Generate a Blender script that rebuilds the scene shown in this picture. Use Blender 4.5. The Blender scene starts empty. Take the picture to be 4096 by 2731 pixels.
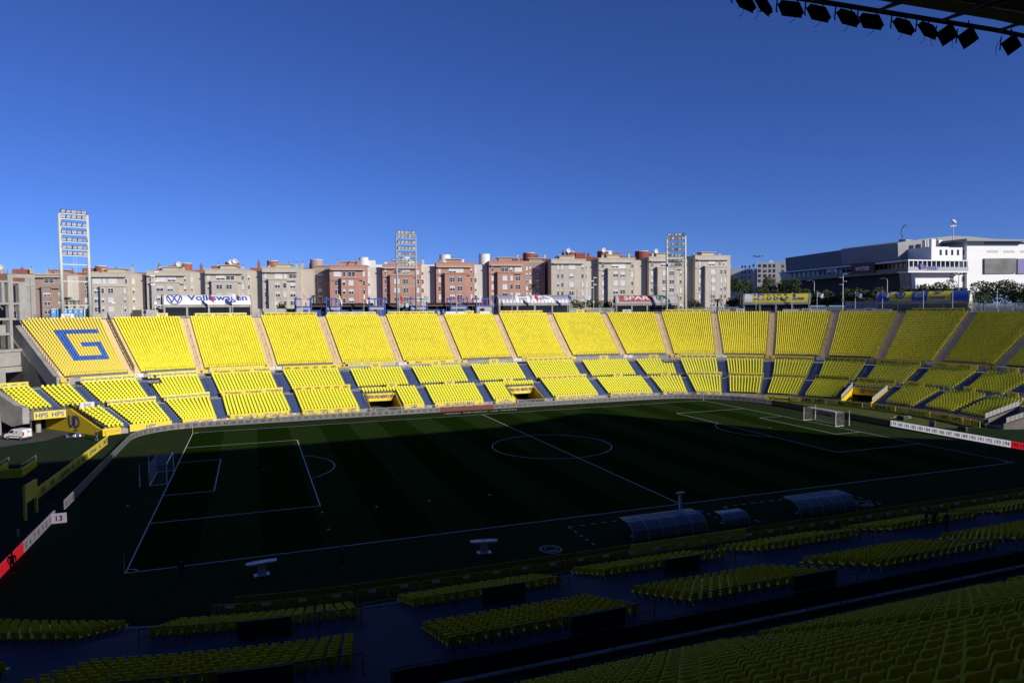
import bpy, math, random
import numpy as np
from mathutils import Matrix, Vector
random.seed(7); np.random.seed(7)
scn = bpy.context.scene
col = scn.collection
# ---------------------------------------------------------------- camera
CAM = np.array([-42.4346, -95.8780, 20.9893]); YAW, PIT, ROL, FOC = -0.359798, -0.0476069, -0.00680819, 2758.77
def _rot():
    cy, sy, cp, sp = math.cos(YAW), math.sin(YAW), math.cos(PIT), math.sin(PIT)
    f = np.array([-sy*cp, cy*cp, sp]); r = np.array([cy, sy, 0]); u = np.cross(r, f)
    c, s = math.cos(ROL), math.sin(ROL)
    return np.array([c*r+s*u, -s*r+c*u, f])
RC = _rot()
cd = bpy.data.cameras.new('camera'); cam = bpy.data.objects.new('camera', cd); col.objects.link(cam)
cd.sensor_width = 36; cd.lens = 36*FOC/4096; cd.clip_start = 0.1; cd.clip_end = 20000
m = Matrix(((RC[0][0], RC[1][0], -RC[2][0], CAM[0]), (RC[0][1], RC[1][1], -RC[2][1], CAM[1]), (RC[0][2], RC[1][2], -RC[2][2], CAM[2]), (0, 0, 0, 1)))
cam.matrix_world = m; scn.camera = cam
# ---------------------------------------------------------------- sky, sun, exposure
SUNH = np.array([0.512, -0.859]); SUNEL = math.radians(20.8)
w = bpy.data.worlds.new('World'); scn.world = w; w.use_nodes = True
nt = w.node_tree; bg = nt.nodes['Background']
sky = nt.nodes.new('ShaderNodeTexSky'); sky.sky_type = 'NISHITA'; sky.sun_disc = False
sky.sun_elevation = SUNEL; sky.sun_rotation = math.atan2(SUNH[0], SUNH[1])
sky.altitude = 3000; sky.air_density = 1.0; sky.dust_density = 0.0; sky.ozone_density = 6
wb = nt.nodes.new('ShaderNodeMix'); wb.data_type = 'RGBA'; wb.blend_type = 'MULTIPLY'; wb.inputs[0].default_value = 1; wb.inputs[7].default_value = (.88, 1.0, 1.60, 1)
nt.links.new(sky.outputs[0], wb.inputs[6]); nt.links.new(wb.outputs[2], bg.inputs[0]); bg.inputs[1].default_value = 0.065
sl = bpy.data.lights.new('sun', 'SUN'); sun = bpy.data.objects.new('sun', sl); col.objects.link(sun)
sl.energy = 4.6; sl.angle = math.radians(0.53); sl.color = (1.0, 0.93, 0.80)
sd = Vector((SUNH[0]*math.cos(SUNEL), SUNH[1]*math.cos(SUNEL), math.sin(SUNEL)))
sun.rotation_euler = sd.to_track_quat('Z', 'Y').to_euler(); sun.location = (60, -160, 90)
scn.view_settings.view_transform = 'Standard'; scn.view_settings.look = 'None'
scn.view_settings.exposure = 0.0; scn.view_settings.gamma = 1.0; scn.view_settings.use_curve_mapping = False
scn.cycles.max_bounces = 6; scn.cycles.diffuse_bounces = 3
# ---------------------------------------------------------------- pixel helpers (4096 x 2731 photograph)
def ray(x, y): return RC.T @ np.array([(x-2048)/FOC, (1365.5-y)/FOC, 1.0])
def atz(x, y, z=0.0):
    d = ray(x, y); return CAM + (z-CAM[2])/d[2]*d
def px(P):
    d = RC @ (np.asarray(P, float)-CAM); return np.array([2048+FOC*d[0]/d[2], 1365.5-FOC*d[1]/d[2]])
class Plane:
    """vertical plane: point P0, unit direction d (left to right), back = away from the viewer"""
    def __init__(s, P0, P1):
        s.P0 = np.array([P0[0], P0[1]], float); v = np.array([P1[0]-P0[0], P1[1]-P0[1]], float)
        s.len = np.linalg.norm(v); s.d = v/s.len; s.b = np.array([-s.d[1], s.d[0]])
        if s.b @ (s.P0-CAM[:2]) < 0: s.b = -s.b
        s.rz = math.atan2(s.d[1], s.d[0])
    def uz(s, x, y, off=0.0):
        r = ray(x, y); Q = s.P0+s.b*off
        t = ((Q-CAM[:2]) @ s.b)/(r[:2] @ s.b); P = CAM+t*r
        return float((P[:2]-s.P0) @ s.d), float(P[2])
    def P(s, u, off, z=0.0):
        q = s.P0+s.d*u+s.b*off; return np.array([q[0], q[1], z])
# ---------------------------------------------------------------- materials
MATS = {}
def mat(name, c, rough=0.7, var=0.0, scale=1.0, metal=0.0, emit=None, estr=0.0, bump=0.0, bscale=30.0, coord='Object', spec=0.5, dirt=None, alpha=1.0, stretch=None):
    if name in MATS: return MATS[name]
    m = bpy.data.materials.new(name); m.use_nodes = True; t = m.node_tree; b = t.nodes['Principled BSDF']
    b.inputs['Base Color'].default_value = (*c, 1); b.inputs['Roughness'].default_value = rough; b.inputs['Metallic'].default_value = metal
    b.inputs['Specular IOR Level'].default_value = spec
    m.diffuse_color = (*c, 1)
    if emit: b.inputs['Emission Color'].default_value = (*emit, 1); b.inputs['Emission Strength'].default_value = estr
    if alpha < 1: b.inputs['Alpha'].default_value = alpha
    if var or bump or dirt:
        tc = t.nodes.new('ShaderNodeTexCoord'); src = tc.outputs[coord]
        if stretch:
            mp = t.nodes.new('ShaderNodeMapping'); mp.inputs['Scale'].default_value = stretch; t.links.new(src, mp.inputs['Vector']); src = mp.outputs[0]
    if var:
        n = t.nodes.new('ShaderNodeTexNoise'); n.inputs['Scale'].default_value = scale; n.inputs['Detail'].default_value = 6; n.inputs['Roughness'].default_value = 0.65
        t.links.new(src, n.inputs['Vector'])
        r = t.nodes.new('ShaderNodeValToRGB'); r.color_ramp.elements[0].position = 0.3; r.color_ramp.elements[1].position = 0.7
        d = dirt if dirt else tuple(v*(1-var) for v in c)
        r.color_ramp.elements[0].color = (*d, 1); r.color_ramp.elements[1].color = (*[min(1, v*(1+var*0.5)) for v in c], 1)
        t.links.new(n.outputs['Fac'], r.inputs[0]); t.links.new(r.outputs[0], b.inputs['Base Color'])
    if bump:
        n2 = t.nodes.new('ShaderNodeTexNoise'); n2.inputs['Scale'].default_value = bscale; n2.inputs['Detail'].default_value = 4
        t.links.new(src, n2.inputs['Vector'])
        bp = t.nodes.new('ShaderNodeBump'); bp.inputs['Strength'].default_value = bump; bp.inputs['Distance'].default_value = 0.05
        t.links.new(n2.outputs['Fac'], bp.inputs['Height']); t.links.new(bp.outputs[0], b.inputs['Normal'])
    MATS[name] = m; return m
concrete = mat('concrete', (.34, .33, .31), .85, .35, .35, bump=.25, bscale=6)
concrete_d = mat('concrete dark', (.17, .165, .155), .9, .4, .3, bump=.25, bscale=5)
cream = mat('cream stair', (.66, .51, .31), .8, .12, .8)
bluep = mat('blue stair paint', (.028, .062, .20), .7, .25, .7, dirt=(.035, .06, .15))
steel = mat('grey rail steel', (.10, .10, .11), .5, metal=.5)
galv = mat('galvanised steel', (.45, .46, .47), .45, metal=.6)
white = mat('white paint', (.78, .78, .77), .5, .06, 2)
whitel = mat('white line paint', (.62, .61, .54), .9, spec=0)
black = mat('black', (.012, .012, .013), .6)
ybord = mat('yellow board', (.76, .62, .05), .55, .08, .8)
ypale = mat('pale yellow board', (.74, .66, .16), .55, .08, .8)
yell = mat('yellow paint', (.78, .55, .01), .55, .12, 1.2)
ink = mat('navy ink', (.02, .03, .12), .6)
inkb = mat('blue ink', (.02, .05, .33), .6)
inkk = mat('black ink', (.02, .02, .025), .6)
glass = mat('dark glass', (.02, .025, .035), .08, spec=.8)
blues = mat('blue steel', (.02, .075, .36), .45, .12, 1.5)
# ---------------------------------------------------------------- mesh builder
class MB:
    def __init__(s): s.v = []; s.f = []; s.m = []
    def add(s, V, F, mi=0):
        o = len(s.v); s.v.extend([tuple(map(float, p)) for p in V]); s.f.extend([tuple(i+o for i in f) for f in F]); s.m.extend([mi]*len(F)); return s
    def box(s, x0, x1, y0, y1, z0, z1, mi=0, M=None):
        V = [(x, y, z) for z in (z0, z1) for (x, y) in ((x0, y0), (x1, y0), (x1, y1), (x0, y1))]
        if M is not None: V = [tuple(M @ Vector(p)) for p in V]
        return s.add(V, [(3, 2, 1, 0), (4, 5, 6, 7), (0, 1, 5, 4), (1, 2, 6, 5), (2, 3, 7, 6), (3, 0, 4, 7)], mi)
    def bar(s, a, b, r, n=6, mi=0, r2=None):
        a = Vector(a); b = Vector(b); d = (b-a)
        if d.length < 1e-6: return s
        d.normalize(); u = d.orthogonal().normalized(); w_ = d.cross(u); r2 = r if r2 is None else r2
        V = []
        for p, rr in ((a, r), (b, r2)):
            for k in range(n):
                t = 2*math.pi*(k+.5)/n; V.append(p+(u*math.cos(t)+w_*math.sin(t))*rr)
        F = [(k, (k+1) % n, n+(k+1) % n, n+k) for k in range(n)]+[tuple(range(n-1, -1, -1)), tuple(range(n, 2*n))]
        return s.add(V, F, mi)
    def path(s, pts, r, n=5, mi=0):
        for a, b in zip(pts[:-1], pts[1:]): s.bar(a, b, r, n, mi)
        return s
    def quad(s, a, b, c, d, mi=0): return s.add([a, b, c, d], [(0, 1, 2, 3)], mi)
    def prism(s, poly, y0, y1, mi=0):   # poly in (x,z), extruded along y
        n = len(poly); V = [(x, y0, z) for x, z in poly]+[(x, y1, z) for x, z in poly]
        return s.add(V, [tuple(range(n)), tuple(range(2*n-1, n-1, -1))]+[(i, n+i, n+(i+1) % n, (i+1) % n) for i in range(n)], mi)
    def prismz(s, poly, z0, z1, mi=0):
        n = len(poly); V = [(x, y, z0) for x, y in poly]+[(x, y, z1) for x, y in poly]
        return s.add(V, [tuple(range(n-1, -1, -1)), tuple(range(n, 2*n))]+[(i, (i+1) % n, n+(i+1) % n, n+i) for i in range(n)], mi)
    def cyl(s, x, y, z0, z1, r, n=20, mi=0, r2=None): return s.bar((x, y, z0), (x, y, z1), r, n, mi, r2)
    def beam(s, a, b, w_, h, mi=0):    # rectangular bar, w horizontal, h in the vertical plane
        a = Vector(a); b = Vector(b); d = (b-a).normalized(); u = d.cross(Vector((0, 0, 1)))
        u = Vector((1, 0, 0)) if u.length < 1e-4 else u.normalized(); v = u.cross(d)
        V = [p+u*i*w_/2+v*j*h/2 for p in (a, b) for i, j in ((-1, -1), (1, -1), (1, 1), (-1, 1))]
        return s.add(V, [(3, 2, 1, 0), (4, 5, 6, 7), (0, 1, 5, 4), (1, 2, 6, 5), (2, 3, 7, 6), (3, 0, 4, 7)], mi)
    def local(s, loc, rz=0.0):
        c, sn = math.cos(-rz), math.sin(-rz); l = loc
        s.v = [(c*(x-l[0])-sn*(y-l[1]), sn*(x-l[0])+c*(y-l[1]), z-l[2]) for x, y, z in s.v]; return s
    def mesh(s, name, mats, smooth=False):
        me = bpy.data.meshes.new(name); me.from_pydata(s.v, [], s.f)
        for mm in (mats if isinstance(mats, (list, tuple)) else [mats]): me.materials.append(mm)
        if any(s.m): me.polygons.foreach_set('material_index', s.m)
        if smooth: me.polygons.foreach_set('use_smooth', [True]*len(me.polygons))
        return me
def tag(o, label=None, cat=None, group=None, kind=None):
    if label: o['label'] = label
    if cat: o['category'] = cat
    if group: o['group'] = group
    if kind: o['kind'] = kind
    return o
def thing(name, label, cat, loc=(0, 0, 0), rz=0.0, group=None):
    o = bpy.data.objects.new(name, None); col.objects.link(o); o.location = [float(v) for v in loc]; o.rotation_euler = (0, 0, rz)
    o.empty_display_size = .3
    return tag(o, label, cat, group)
def obj(name, me, parent=None, loc=None, rz=None):
    o = bpy.data.objects.new(name, me); col.objects.link(o)
    if parent is not None: o.parent = parent
    if loc is not None: o.location = [float(v) for v in loc]
    if rz is not None: o.rotation_euler = (0, 0, rz)
    return o
def part(name, mb, mats, parent=None, smooth=False, kind=None, loc=None, rz=None):
    o = obj(name, mb.mesh(name, mats, smooth), parent, loc, rz)
    if kind: o['kind'] = kind
    return o
def wthing(name, mb, mats, label, cat, group=None, smooth=False, base=None):
    """one-mesh thing from world coordinates, origin moved to its base"""
    V = np.array(mb.v); b = base if base is not None else (*V[:, :2].mean(0), V[:, 2].min())
    mb.local(b); o = part(name, mb, mats, smooth=smooth, loc=b); return tag(o, label, cat, group)
def struct(name, mb, mats, parent=None, smooth=False):
    o = part(name, mb, mats, parent, smooth)
    if parent is None: o['kind'] = 'structure'
    return o
# ---------------------------------------------------------------- lettering (built-in font turned into meshes)
_chr = {}
def _raw(t, bold):
    c = bpy.data.curves.new('t', 'FONT'); c.body = t; c.size = 1.0; c.resolution_u = 2; c.offset = bold
    o = bpy.data.objects.new('t', c); col.objects.link(o)
    dg = bpy.context.evaluated_depsgraph_get(); me = bpy.data.meshes.new_from_object(o.evaluated_get(dg))
    V = np.array([v.co[:2] for v in me.vertices]).reshape(-1, 2); F = [tuple(p.vertices) for p in me.polygons]
    bpy.data.objects.remove(o); bpy.data.curves.remove(c); bpy.data.meshes.remove(me); return V, F
for _b in (0.0, .02):
    w0 = np.ptp(_raw('||', 0)[0][:, 0])
    for ch in 'ABCDEFGHIJKLMNOPQRSTUVWXYZabcdefghijklmnopqrstuvwxyz0123456789íó.\'':
        V, F = _raw(ch, _b); _chr[ch, _b] = (V, F, np.ptp(_raw('|'+ch+'|', 0)[0][:, 0])-w0)
def glyphs(s, bold=0.0, shear=0.0, space=1.0):
    b = .02 if bold > 0 else 0.0; Vs = []; Fs = []; x = 0.0; n = 0
    for ch in s:
        if ch == ' ': x += .32*space; continue
        V, F, adv = _chr[ch, b]; W = V.copy(); W[:, 0] += x+shear*W[:, 1]; Vs.append(W); Fs += [tuple(i+n for i in f) for f in F]; n += len(V); x += adv*space
    V = np.concatenate(Vs); lo, hi = V.min(0), V.max(0)
    return V-(lo+hi)/2, Fs, hi[0]-lo[0], hi[1]-lo[1]
def textmb(s, w_=None, h=None, x=0.0, z=0.0, y=0.0, bold=0.0, shear=0.0, mi=0, mb=None, flip=False, space=1.0):
    """letters standing in the local x-z plane, facing -y"""
    V, F, W, H = glyphs(s, bold, shear, space); mb = mb or MB()
    sx = (w_/W) if w_ else (h/H); sz = (h/H) if h else sx
    mb.add([(x+p[0]*sx, y, z+p[1]*sz) for p in V], [f for f in F], mi); return mb
# ---------------------------------------------------------------- the oval bowl
A0 = 35.0
def flare(s): return ((-s-50)/14)**2*4 if s < -50 else 0.0
def oval(s, R):
    if abs(s) <= A0: return np.array([s, R]), np.array([0, 1.0])
    R = R+flare(s); t = (abs(s)-A0)/40.0; g = math.copysign(1, s)
    n = np.array([g*math.sin(t), math.cos(t)]); return np.array([g*A0, 0])+R*n, n
def ell(s, R): return s if abs(s) <= A0 else math.copysign(A0+(abs(s)-A0)*R/40, s)
def lle(l, R): return l if abs(l) <= A0 else math.copysign(A0+(abs(l)-A0)*40/R, l)
def ov3(s, R, z): p, n = oval(s, R); return np.array([p[0], p[1], z])
def nov(s, R):    # the near stand mirrors the far one
    p, n = oval(s, R) if s > -50 else (lambda: (np.array([-A0-R*math.sin((-s-A0)/40), R*math.cos((-s-A0)/40)]), np.array([-math.sin((-s-A0)/40), math.cos((-s-A0)/40)])))()
    return p*np.array([1, -1]), n*np.array([1, -1])
def s_at(x, R, z, lo=-75, hi=112):
    for _ in range(40):
        mid = (lo+hi)/2
        if px(ov3(mid, R, z))[0] < x: lo = mid
        else: hi = mid
    return (lo+hi)/2
def frame(s, R): p, n = oval(s, R); return p, n, math.atan2(-n[0], n[1])
def sweep(mb, prof, s0, s1, ds=1.5, mi=0, fn=oval, caps=True):
    """sweep a (R,z) profile along the oval"""
    k = max(2, int(abs(s1-s0)/ds)+1); S = np.linspace(s0, s1, k); n = len(prof); V = []
    for s in S:
        for R, z in prof: p, _ = fn(s, R); V.append((p[0], p[1], z))
    F = [(i*n+j, (i+1)*n+j, (i+1)*n+j+1, i*n+j+1) for i in range(k-1) for j in range(n-1)]
    if caps: F += [tuple(range(n)), tuple(range((k-1)*n+n-1, (k-1)*n-1, -1))]
    return mb.add(V, F, mi)
# ---------------------------------------------------------------- ground and pitch
def grass_mat():
    m = bpy.data.materials.new('mown grass'); m.use_nodes = True; t = m.node_tree; b = t.nodes['Principled BSDF']; N = t.nodes.new; L = t.links.new
    g = N('ShaderNodeNewGeometry'); sx = N('ShaderNodeSeparateXYZ'); L(g.outputs['Position'], sx.inputs[0])
    def math_(op, a, v=None):
        n = N('ShaderNodeMath'); n.operation = op; L(a, n.inputs[0])
        if v is not None:
            if isinstance(v, (int, float)): n.inputs[1].default_value = v
            else: L(v, n.inputs[1])
        return n.outputs[0]
    nz = N('ShaderNodeTexNoise'); nz.inputs['Scale'].default_value = .9; nz.inputs['Detail'].default_value = 5; L(g.outputs['Position'], nz.inputs['Vector'])
    jit = math_('MULTIPLY', nz.outputs['Fac'], .25)
    st = math_('LESS_THAN', math_('PINGPONG', math_('ADD', math_('ADD', sx.outputs[0], 52.5), jit), 5.25*1.0), 0)
    md = math_('GREATER_THAN', math_('MODULO', math_('ADD', math_('ADD', sx.outputs[0], 105), jit), 10.5), 5.25)
    inx = math_('LESS_THAN', math_('ABSOLUTE', sx.outputs[0]), 52.6); iny = math_('LESS_THAN', math_('ABSOLUTE', sx.outputs[1]), 34.1); inside = math_('MULTIPLY', inx, iny)
    mx = N('ShaderNodeMix'); mx.data_type = 'RGBA'; mx.inputs[6].default_value = (.0105, .026, .0035, 1); mx.inputs[7].default_value = (.0215, .041, .0095, 1); L(md, mx.inputs[0])
    n2 = N('ShaderNodeTexNoise'); n2.inputs['Scale'].default_value = .22; n2.inputs['Detail'].default_value = 8; n2.inputs['Roughness'].default_value = .7; L(g.outputs['Position'], n2.inputs['Vector'])
    r2 = N('ShaderNodeValToRGB'); r2.color_ramp.elements[0].position = .5; r2.color_ramp.elements[0].color = (.027, .043, .016, 1); r2.color_ramp.elements[1].position = .8; r2.color_ramp.elements[1].color = (.056, .046, .022, 1); L(n2.outputs['Fac'], r2.inputs[0])
    m2 = N('ShaderNodeMix'); m2.data_type = 'RGBA'; L(inside, m2.inputs[0]); L(r2.outputs[0], m2.inputs[6]); L(mx.outputs[2], m2.inputs[7])
    n3 = N('ShaderNodeTexNoise'); n3.inputs['Scale'].default_value = 2.5; n3.inputs['Detail'].default_value = 10; n3.inputs['Roughness'].default_value = .75; L(g.outputs['Position'], n3.inputs['Vector'])
    r3 = N('ShaderNodeValToRGB'); r3.color_ramp.elements[0].position = .3; r3.color_ramp.elements[0].color = (.72, .72, .72, 1); r3.color_ramp.elements[1].position = .7; r3.color_ramp.elements[1].color = (1.2, 1.2, 1.2, 1); L(n3.outputs['Fac'], r3.inputs[0])
    m3 = N('ShaderNodeMix'); m3.data_type = 'RGBA'; m3.blend_type = 'MULTIPLY'; m3.inputs[0].default_value = 1; L(m2.outputs[2], m3.inputs[6]); L(r3.outputs[0], m3.inputs[7])
    L(m3.outputs[2], b.inputs['Base Color']); b.inputs['Roughness'].default_value = .95; b.inputs['Specular IOR Level'].default_value = 0
    return m
grass = grass_mat()
turf = mat('artificial turf', (.026, .043, .024), .95, .2, .5, coord='Object', spec=0)
turfl = mat('dry turf strip', (.095, .115, .035), .95, .25, .4, spec=0)
asph = mat('asphalt', (.06, .06, .06), .9, .25, .6)
dirtg = mat('outer ground', (.14, .13, .115), .95, .3, .05)
mb = MB().box(-62.3, 62.3, -44.2, 40.6, -.3, 0); struct('pitch', mb, grass); pitch = bpy.data.objects['pitch']
# sunk floor of the bowl inside the stands, and the turf apron
loop_far = [oval(s, 87)[0] for s in np.linspace(-60.8, 105, 70)]
loop_near = [nov(s, 100)[0] for s in np.linspace(105, -60, 60)]
left_open = [(-128, -72), (-134, -30), (-134, 20), (-130, 62), (-116, 84)]
loop = [tuple(p) for p in loop_far]+[tuple(p) for p in loop_near]+left_open
mb = MB(); mb.add([(x, y, -.03) for x, y in loop], [tuple(range(len(loop)-1, -1, -1))]); struct('bowl_floor', mb, turf)
mb = MB(); S = np.linspace(52, 112, 60); V = []
for s in S:
    for R in (24, 41.4): p = oval(s, R)[0]; V.append((max(p[0], 62.32) if R == 24 else p[0], p[1], -.012))
mb.add(V, [(2*i, 2*i+2, 2*i+3, 2*i+1) for i in range(len(S)-1)]); struct('turf_strip', mb, turfl)
mb = MB().add([(-92, 24, -.015), (-74.5, 35.5, -.015), (-71, 47, -.015), (-76, 56, -.015), (-100, 58, -.015)], [(0, 1, 2, 3, 4)]); struct('vehicle_track', mb, asph)
mb = MB(); n = len(loop); ctr = np.mean(loop, 0); V = []
for x, y in loop:
    d = np.array([x, y])-ctr; d /= np.linalg.norm(d)
    for k in (0, 12, 60, 300, 9000): V.append((x+d[0]*k, y+d[1]*k, 19.36 if k < 20 else 19.3))
mb.add(V, [(i*5+j, ((i+1) % n)*5+j, ((i+1) % n)*5+j+1, i*5+j+1) for i in range(n) for j in range(4)]); struct('outer_ground', mb, dirtg)
mb = MB(); V = [(x, y, z) for x, y in loop for z in (-.03, 19.36)]
mb.add(V, [(2*i, 2*((i+1) % n), 2*((i+1) % n)+1, 2*i+1) for i in range(n)]); struct('retaining_wall', mb, concrete_d)
# painted lines
def line(name, x0, x1, y0, y1): part(name, MB().quad((x0, y0, .004), (x1, y0, .004), (x1, y1, .004), (x0, y1, .004)), whitel, pitch)
LW = .12
def arc(name, cx, cy, r, a0, a1, n=48, lw=LW):
    mb = MB(); V = []
    for a in np.linspace(a0, a1, n):
        for q in (r-lw, r): V.append((cx+q*math.cos(a), cy+q*math.sin(a), .004))
    mb.add(V, [(2*i, 2*i+1, 2*i+3, 2*i+2) for i in range(n-1)]); part(name, mb, whitel, pitch)
for y in (34, -34+LW): line('touchline', -52.5, 52.5, y-LW, y)
for x in (-52.5, 52.5-LW): line('goal_line', x, x+LW, -34+LW, 34-LW)
line('halfway_line', -.06, .06, -34+LW, 34-LW); arc('centre_circle', 0, 0, 9.15, 0, 2*math.pi, 80)
for g in (-1, 1):
    for nm, dx, hy in (('penalty_area_line', 16.5, 20.16), ('goal_area_line', 5.5, 9.16)):
        x0 = g*52.5; x1 = g*(52.5-dx); a, b = sorted((x0-g*LW, x1))
        for sy in (-1, 1): y = sy*hy; line(nm, a, b, min(y, y-sy*LW), max(y, y-sy*LW))
        line(nm, min(x1, x1+g*LW), max(x1, x1+g*LW), -hy+LW, hy-LW)
    c = math.acos(5.5/9.15); base = 0 if g < 0 else math.pi
    arc('penalty_arc', g*41.5, 0, 9.15, base-c, base+c, 30); arc('penalty_spot', g*41.5, 0, .12, 0, 6.283, 10, .11)
    for sy in (-1, 1):
        a0 = {(-1, -1): 0, (-1, 1): -math.pi/2, (1, 1): math.pi, (1, -1): math.pi/2}[(g, sy)]; arc('corner_arc', g*52.5, sy*34, 1.0, a0, a0+math.pi/2, 10)
# club name painted on the turf before the far boards
mb = textmb('UNION  DEPORTIVA  LAS  PALMAS', w_=15.4, h=.75, bold=.01); part('painted_lettering', MB().add([(-.4+x*1.0-2.8+4.2, 37.6+z*1.6, .004) for x, y, z in mb.v], mb.f), whitel, pitch)
# technical area dashes on the near side
mb = MB()
for (x0, x1) in ((-14.5, 0.5), (3.5, 19.5)):
    for k in np.arange(x0, x1, 1.2): mb.quad((k, -36.6, .004), (k+.6, -36.6, .004), (k+.6, -36.5, .004), (k, -36.5, .004))
    for xx in (x0, x1):
        for k in np.arange(-42, -36.6, 1.2): mb.quad((xx, k, .004), (xx+.1, k, .004), (xx+.1, k+.6, .004), (xx, k+.6, .004))
part('technical_area_dashes', mb, whitel, pitch, kind='stuff')
# ---------------------------------------------------------------- tiers
U = dict(R=67.5, z=8.40, dR=.7404, dz=.4217, n=26); LU = dict(R=55.0, z=4.05, dR=.8, dz=.314, n=10); LL = dict(R=45.5, z=.94, dR=.8, dz=.277, n=10)
US = [(-60.28, -60.04, -60.70, -60.18), (-53.34, -52.26, -54.08, -52.54), (-45.89, -44.87, -46.37, -45.27), (-38.51, -37.52, -37.71, -36.37), (-26.98, -24.82, -25.15, -22.98), (-11.38, -9.25, -10.71, -8.64), (4.47, 6.47, 3.75, 5.95), (20.49, 22.47, 18.63, 20.71), (35.89, 36.85, 33.83, 35.75), (43.45, 44.41, 43.42, 44.68), (50.95, 51.89, 50.95, 52.24), (58.42, 59.29, 58.48, 59.86), (65.82, 66.82, 66.03, 67.35), (73.26, 74.22, 73.54, 74.86), (80.57, 81.61, 80.99, 82.34), (88.03, 89.05, 88.35, 89.87), (95.45, 96.5, 95.8, 97.3)]
LUS = [(-64.34, -63.58, -64.66, -63.82), (-60.8, -59.76, -61.14, -59.8), (-53.98, -52.68, -54.36, -52.92), (-46.7, -45.09, -46.95, -45.16), (-37.49, -35.91, -36.9, -34.9), (-24.53, -21.95, -23.79, -21.36), (-10.29, -7.81, -10.15, -7.55), (4.05, 6.69, 3.72, 6.37), (18.69, 21.37, 18.01, 20.58), (33.88, 36, 32.47, 35.24), (43.78, 45.33, 43.75, 45.8), (51.41, 52.74, 51.23, 52.95), (58.65, 60.16, 58.67, 60.32), (65.91, 67.49, 66.17, 67.78), (73.28, 74.79, 73.31, 75.14), (80.65, 82.15, 80.76, 82.53), (88.11, 89.55, 88.28, 90.09), (95.55, 96.85, 95.75, 97.65), (103, 104.3, 103.3, 105)]
LLS = [(-60.36, -59.74, -60.36, -59.54), (-53.92, -53.0, -54.32, -52.92), (-46.74, -45.21, -47.53, -46), (-36.35, -34.72, -35.49, -33.81), (-23.09, -20.97, -22.37, -20.54), (-9.08, -7.04, -8.87, -7.12), (4.62, 6.8, 4.24, 6.32), (18.9, 21, 18.3, 20.5), (33.14, 35.45, 32.06, 34.53), (44.39, 45.93, 44.59, 46.43), (51.9, 52.94, 51.81, 53.38), (59.14, 60.28, 58.84, 60.17), (66.32, 67.71, 66.38, 67.47), (73.33, 74.78, 73.35, 74.53), (80.4, 81.5, 80.4, 81.3), (87.6, 89.0, 87.6, 89.1), (94.8, 95.9, 94.5, 96.3), (101.9, 102.9, 101.8, 102.9)]
VOM = [(-20.4, -13.9), (11.6, 18.3), (81.5, 87.2), (108.6, 113)]      # tunnels cut through the front tier
def steps_profile(T, R_end, back=1.2):
    P = [(T['R'], T['z']-.5)]
    for i in range(T['n']): P += [(T['R']+T['dR']*i, T['z']+T['dz']*i), (T['R']+T['dR']*(i+1), T['z']+T['dz']*i)]
    zt = T['z']+T['dz']*T['n']; P += [(T['R']+T['dR']*T['n'], zt), (R_end, zt), (R_end, zt-.9), (T['R']+2, T['z']-1.4)]
    return P
stand = thing('grandstand', 'sweeping two-tier concrete grandstand curving round the far side of the pitch', 'grandstand', (0, 60, 0))
def spart(name, mb, mats, smooth=False): mb.local((0, 60, 0)); return part(name, mb, mats, stand, smooth)
terrace = mat('terrace concrete', (.30, .29, .275), .9, .3, .5)
spart('upper_terrace', sweep(MB(), steps_profile(U, 90.5), -60.72, 104, 1.6), terrace)
spart('middle_terrace', sweep(MB(), steps_profile(LU, 66.2), -67.3, 106, 1.6), terrace)
mbf = MB(); edges = [-63.2]+[e for v in VOM for e in v]
for a, b in zip(edges[0::2], edges[1::2]): sweep(mbf, steps_profile(LL, 55.0), a, b, 1.4)
for a, b in VOM: sweep(mbf, [(51.4, 2.99), (52.7, 2.99), (52.7, 3.30), (53.5, 3.30), (53.5, 3.71), (55, 3.71), (55, 2.6), (51.4, 2.6)], a, b, 1.2)
spart('front_terrace', mbf, terrace)
spart('upper_front_wall', sweep(MB(), [(66.1, 7.19), (66.1, 8.40), (67.5, 8.40), (67.5, 7.5), (66.4, 7.0)], -60.8, 104, 1.6), concrete)
spart('front_wall', sweep(sweep(sweep(sweep(MB(), [(45.48, -.03), (45.48, .94), (45.9, .94), (45.9, -.03)], -63.2, VOM[0][0], 1.5), [(45.48, -.03), (45.48, .94), (45.9, .94), (45.9, -.03)], VOM[0][1], VOM[1][0], 1.5), [(45.48, -.03), (45.48, .94), (45.9, .94), (45.9, -.03)], VOM[1][1], VOM[2][0], 1.5), [(45.48, -.03), (45.48, .94), (45.9, .94), (45.9, -.03)], VOM[2][1], VOM[3][0], 1.5), concrete)
# concrete skirts that close the volume under the tiers
mbk = MB(); edges = [-63.2]+[e for v in VOM for e in v]
for a, b in zip(edges[0::2], edges[1::2]): sweep(mbk, [(54.6, -.03), (54.6, 2.8), (54.95, 2.8), (54.95, -.03)], a, b, 2)
sweep(mbk, [(74, -.03), (74, 9), (74.4, 9), (74.4, -.03)], -60.6, 104, 2); spart('under_wall', mbk, concrete_d)
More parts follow.
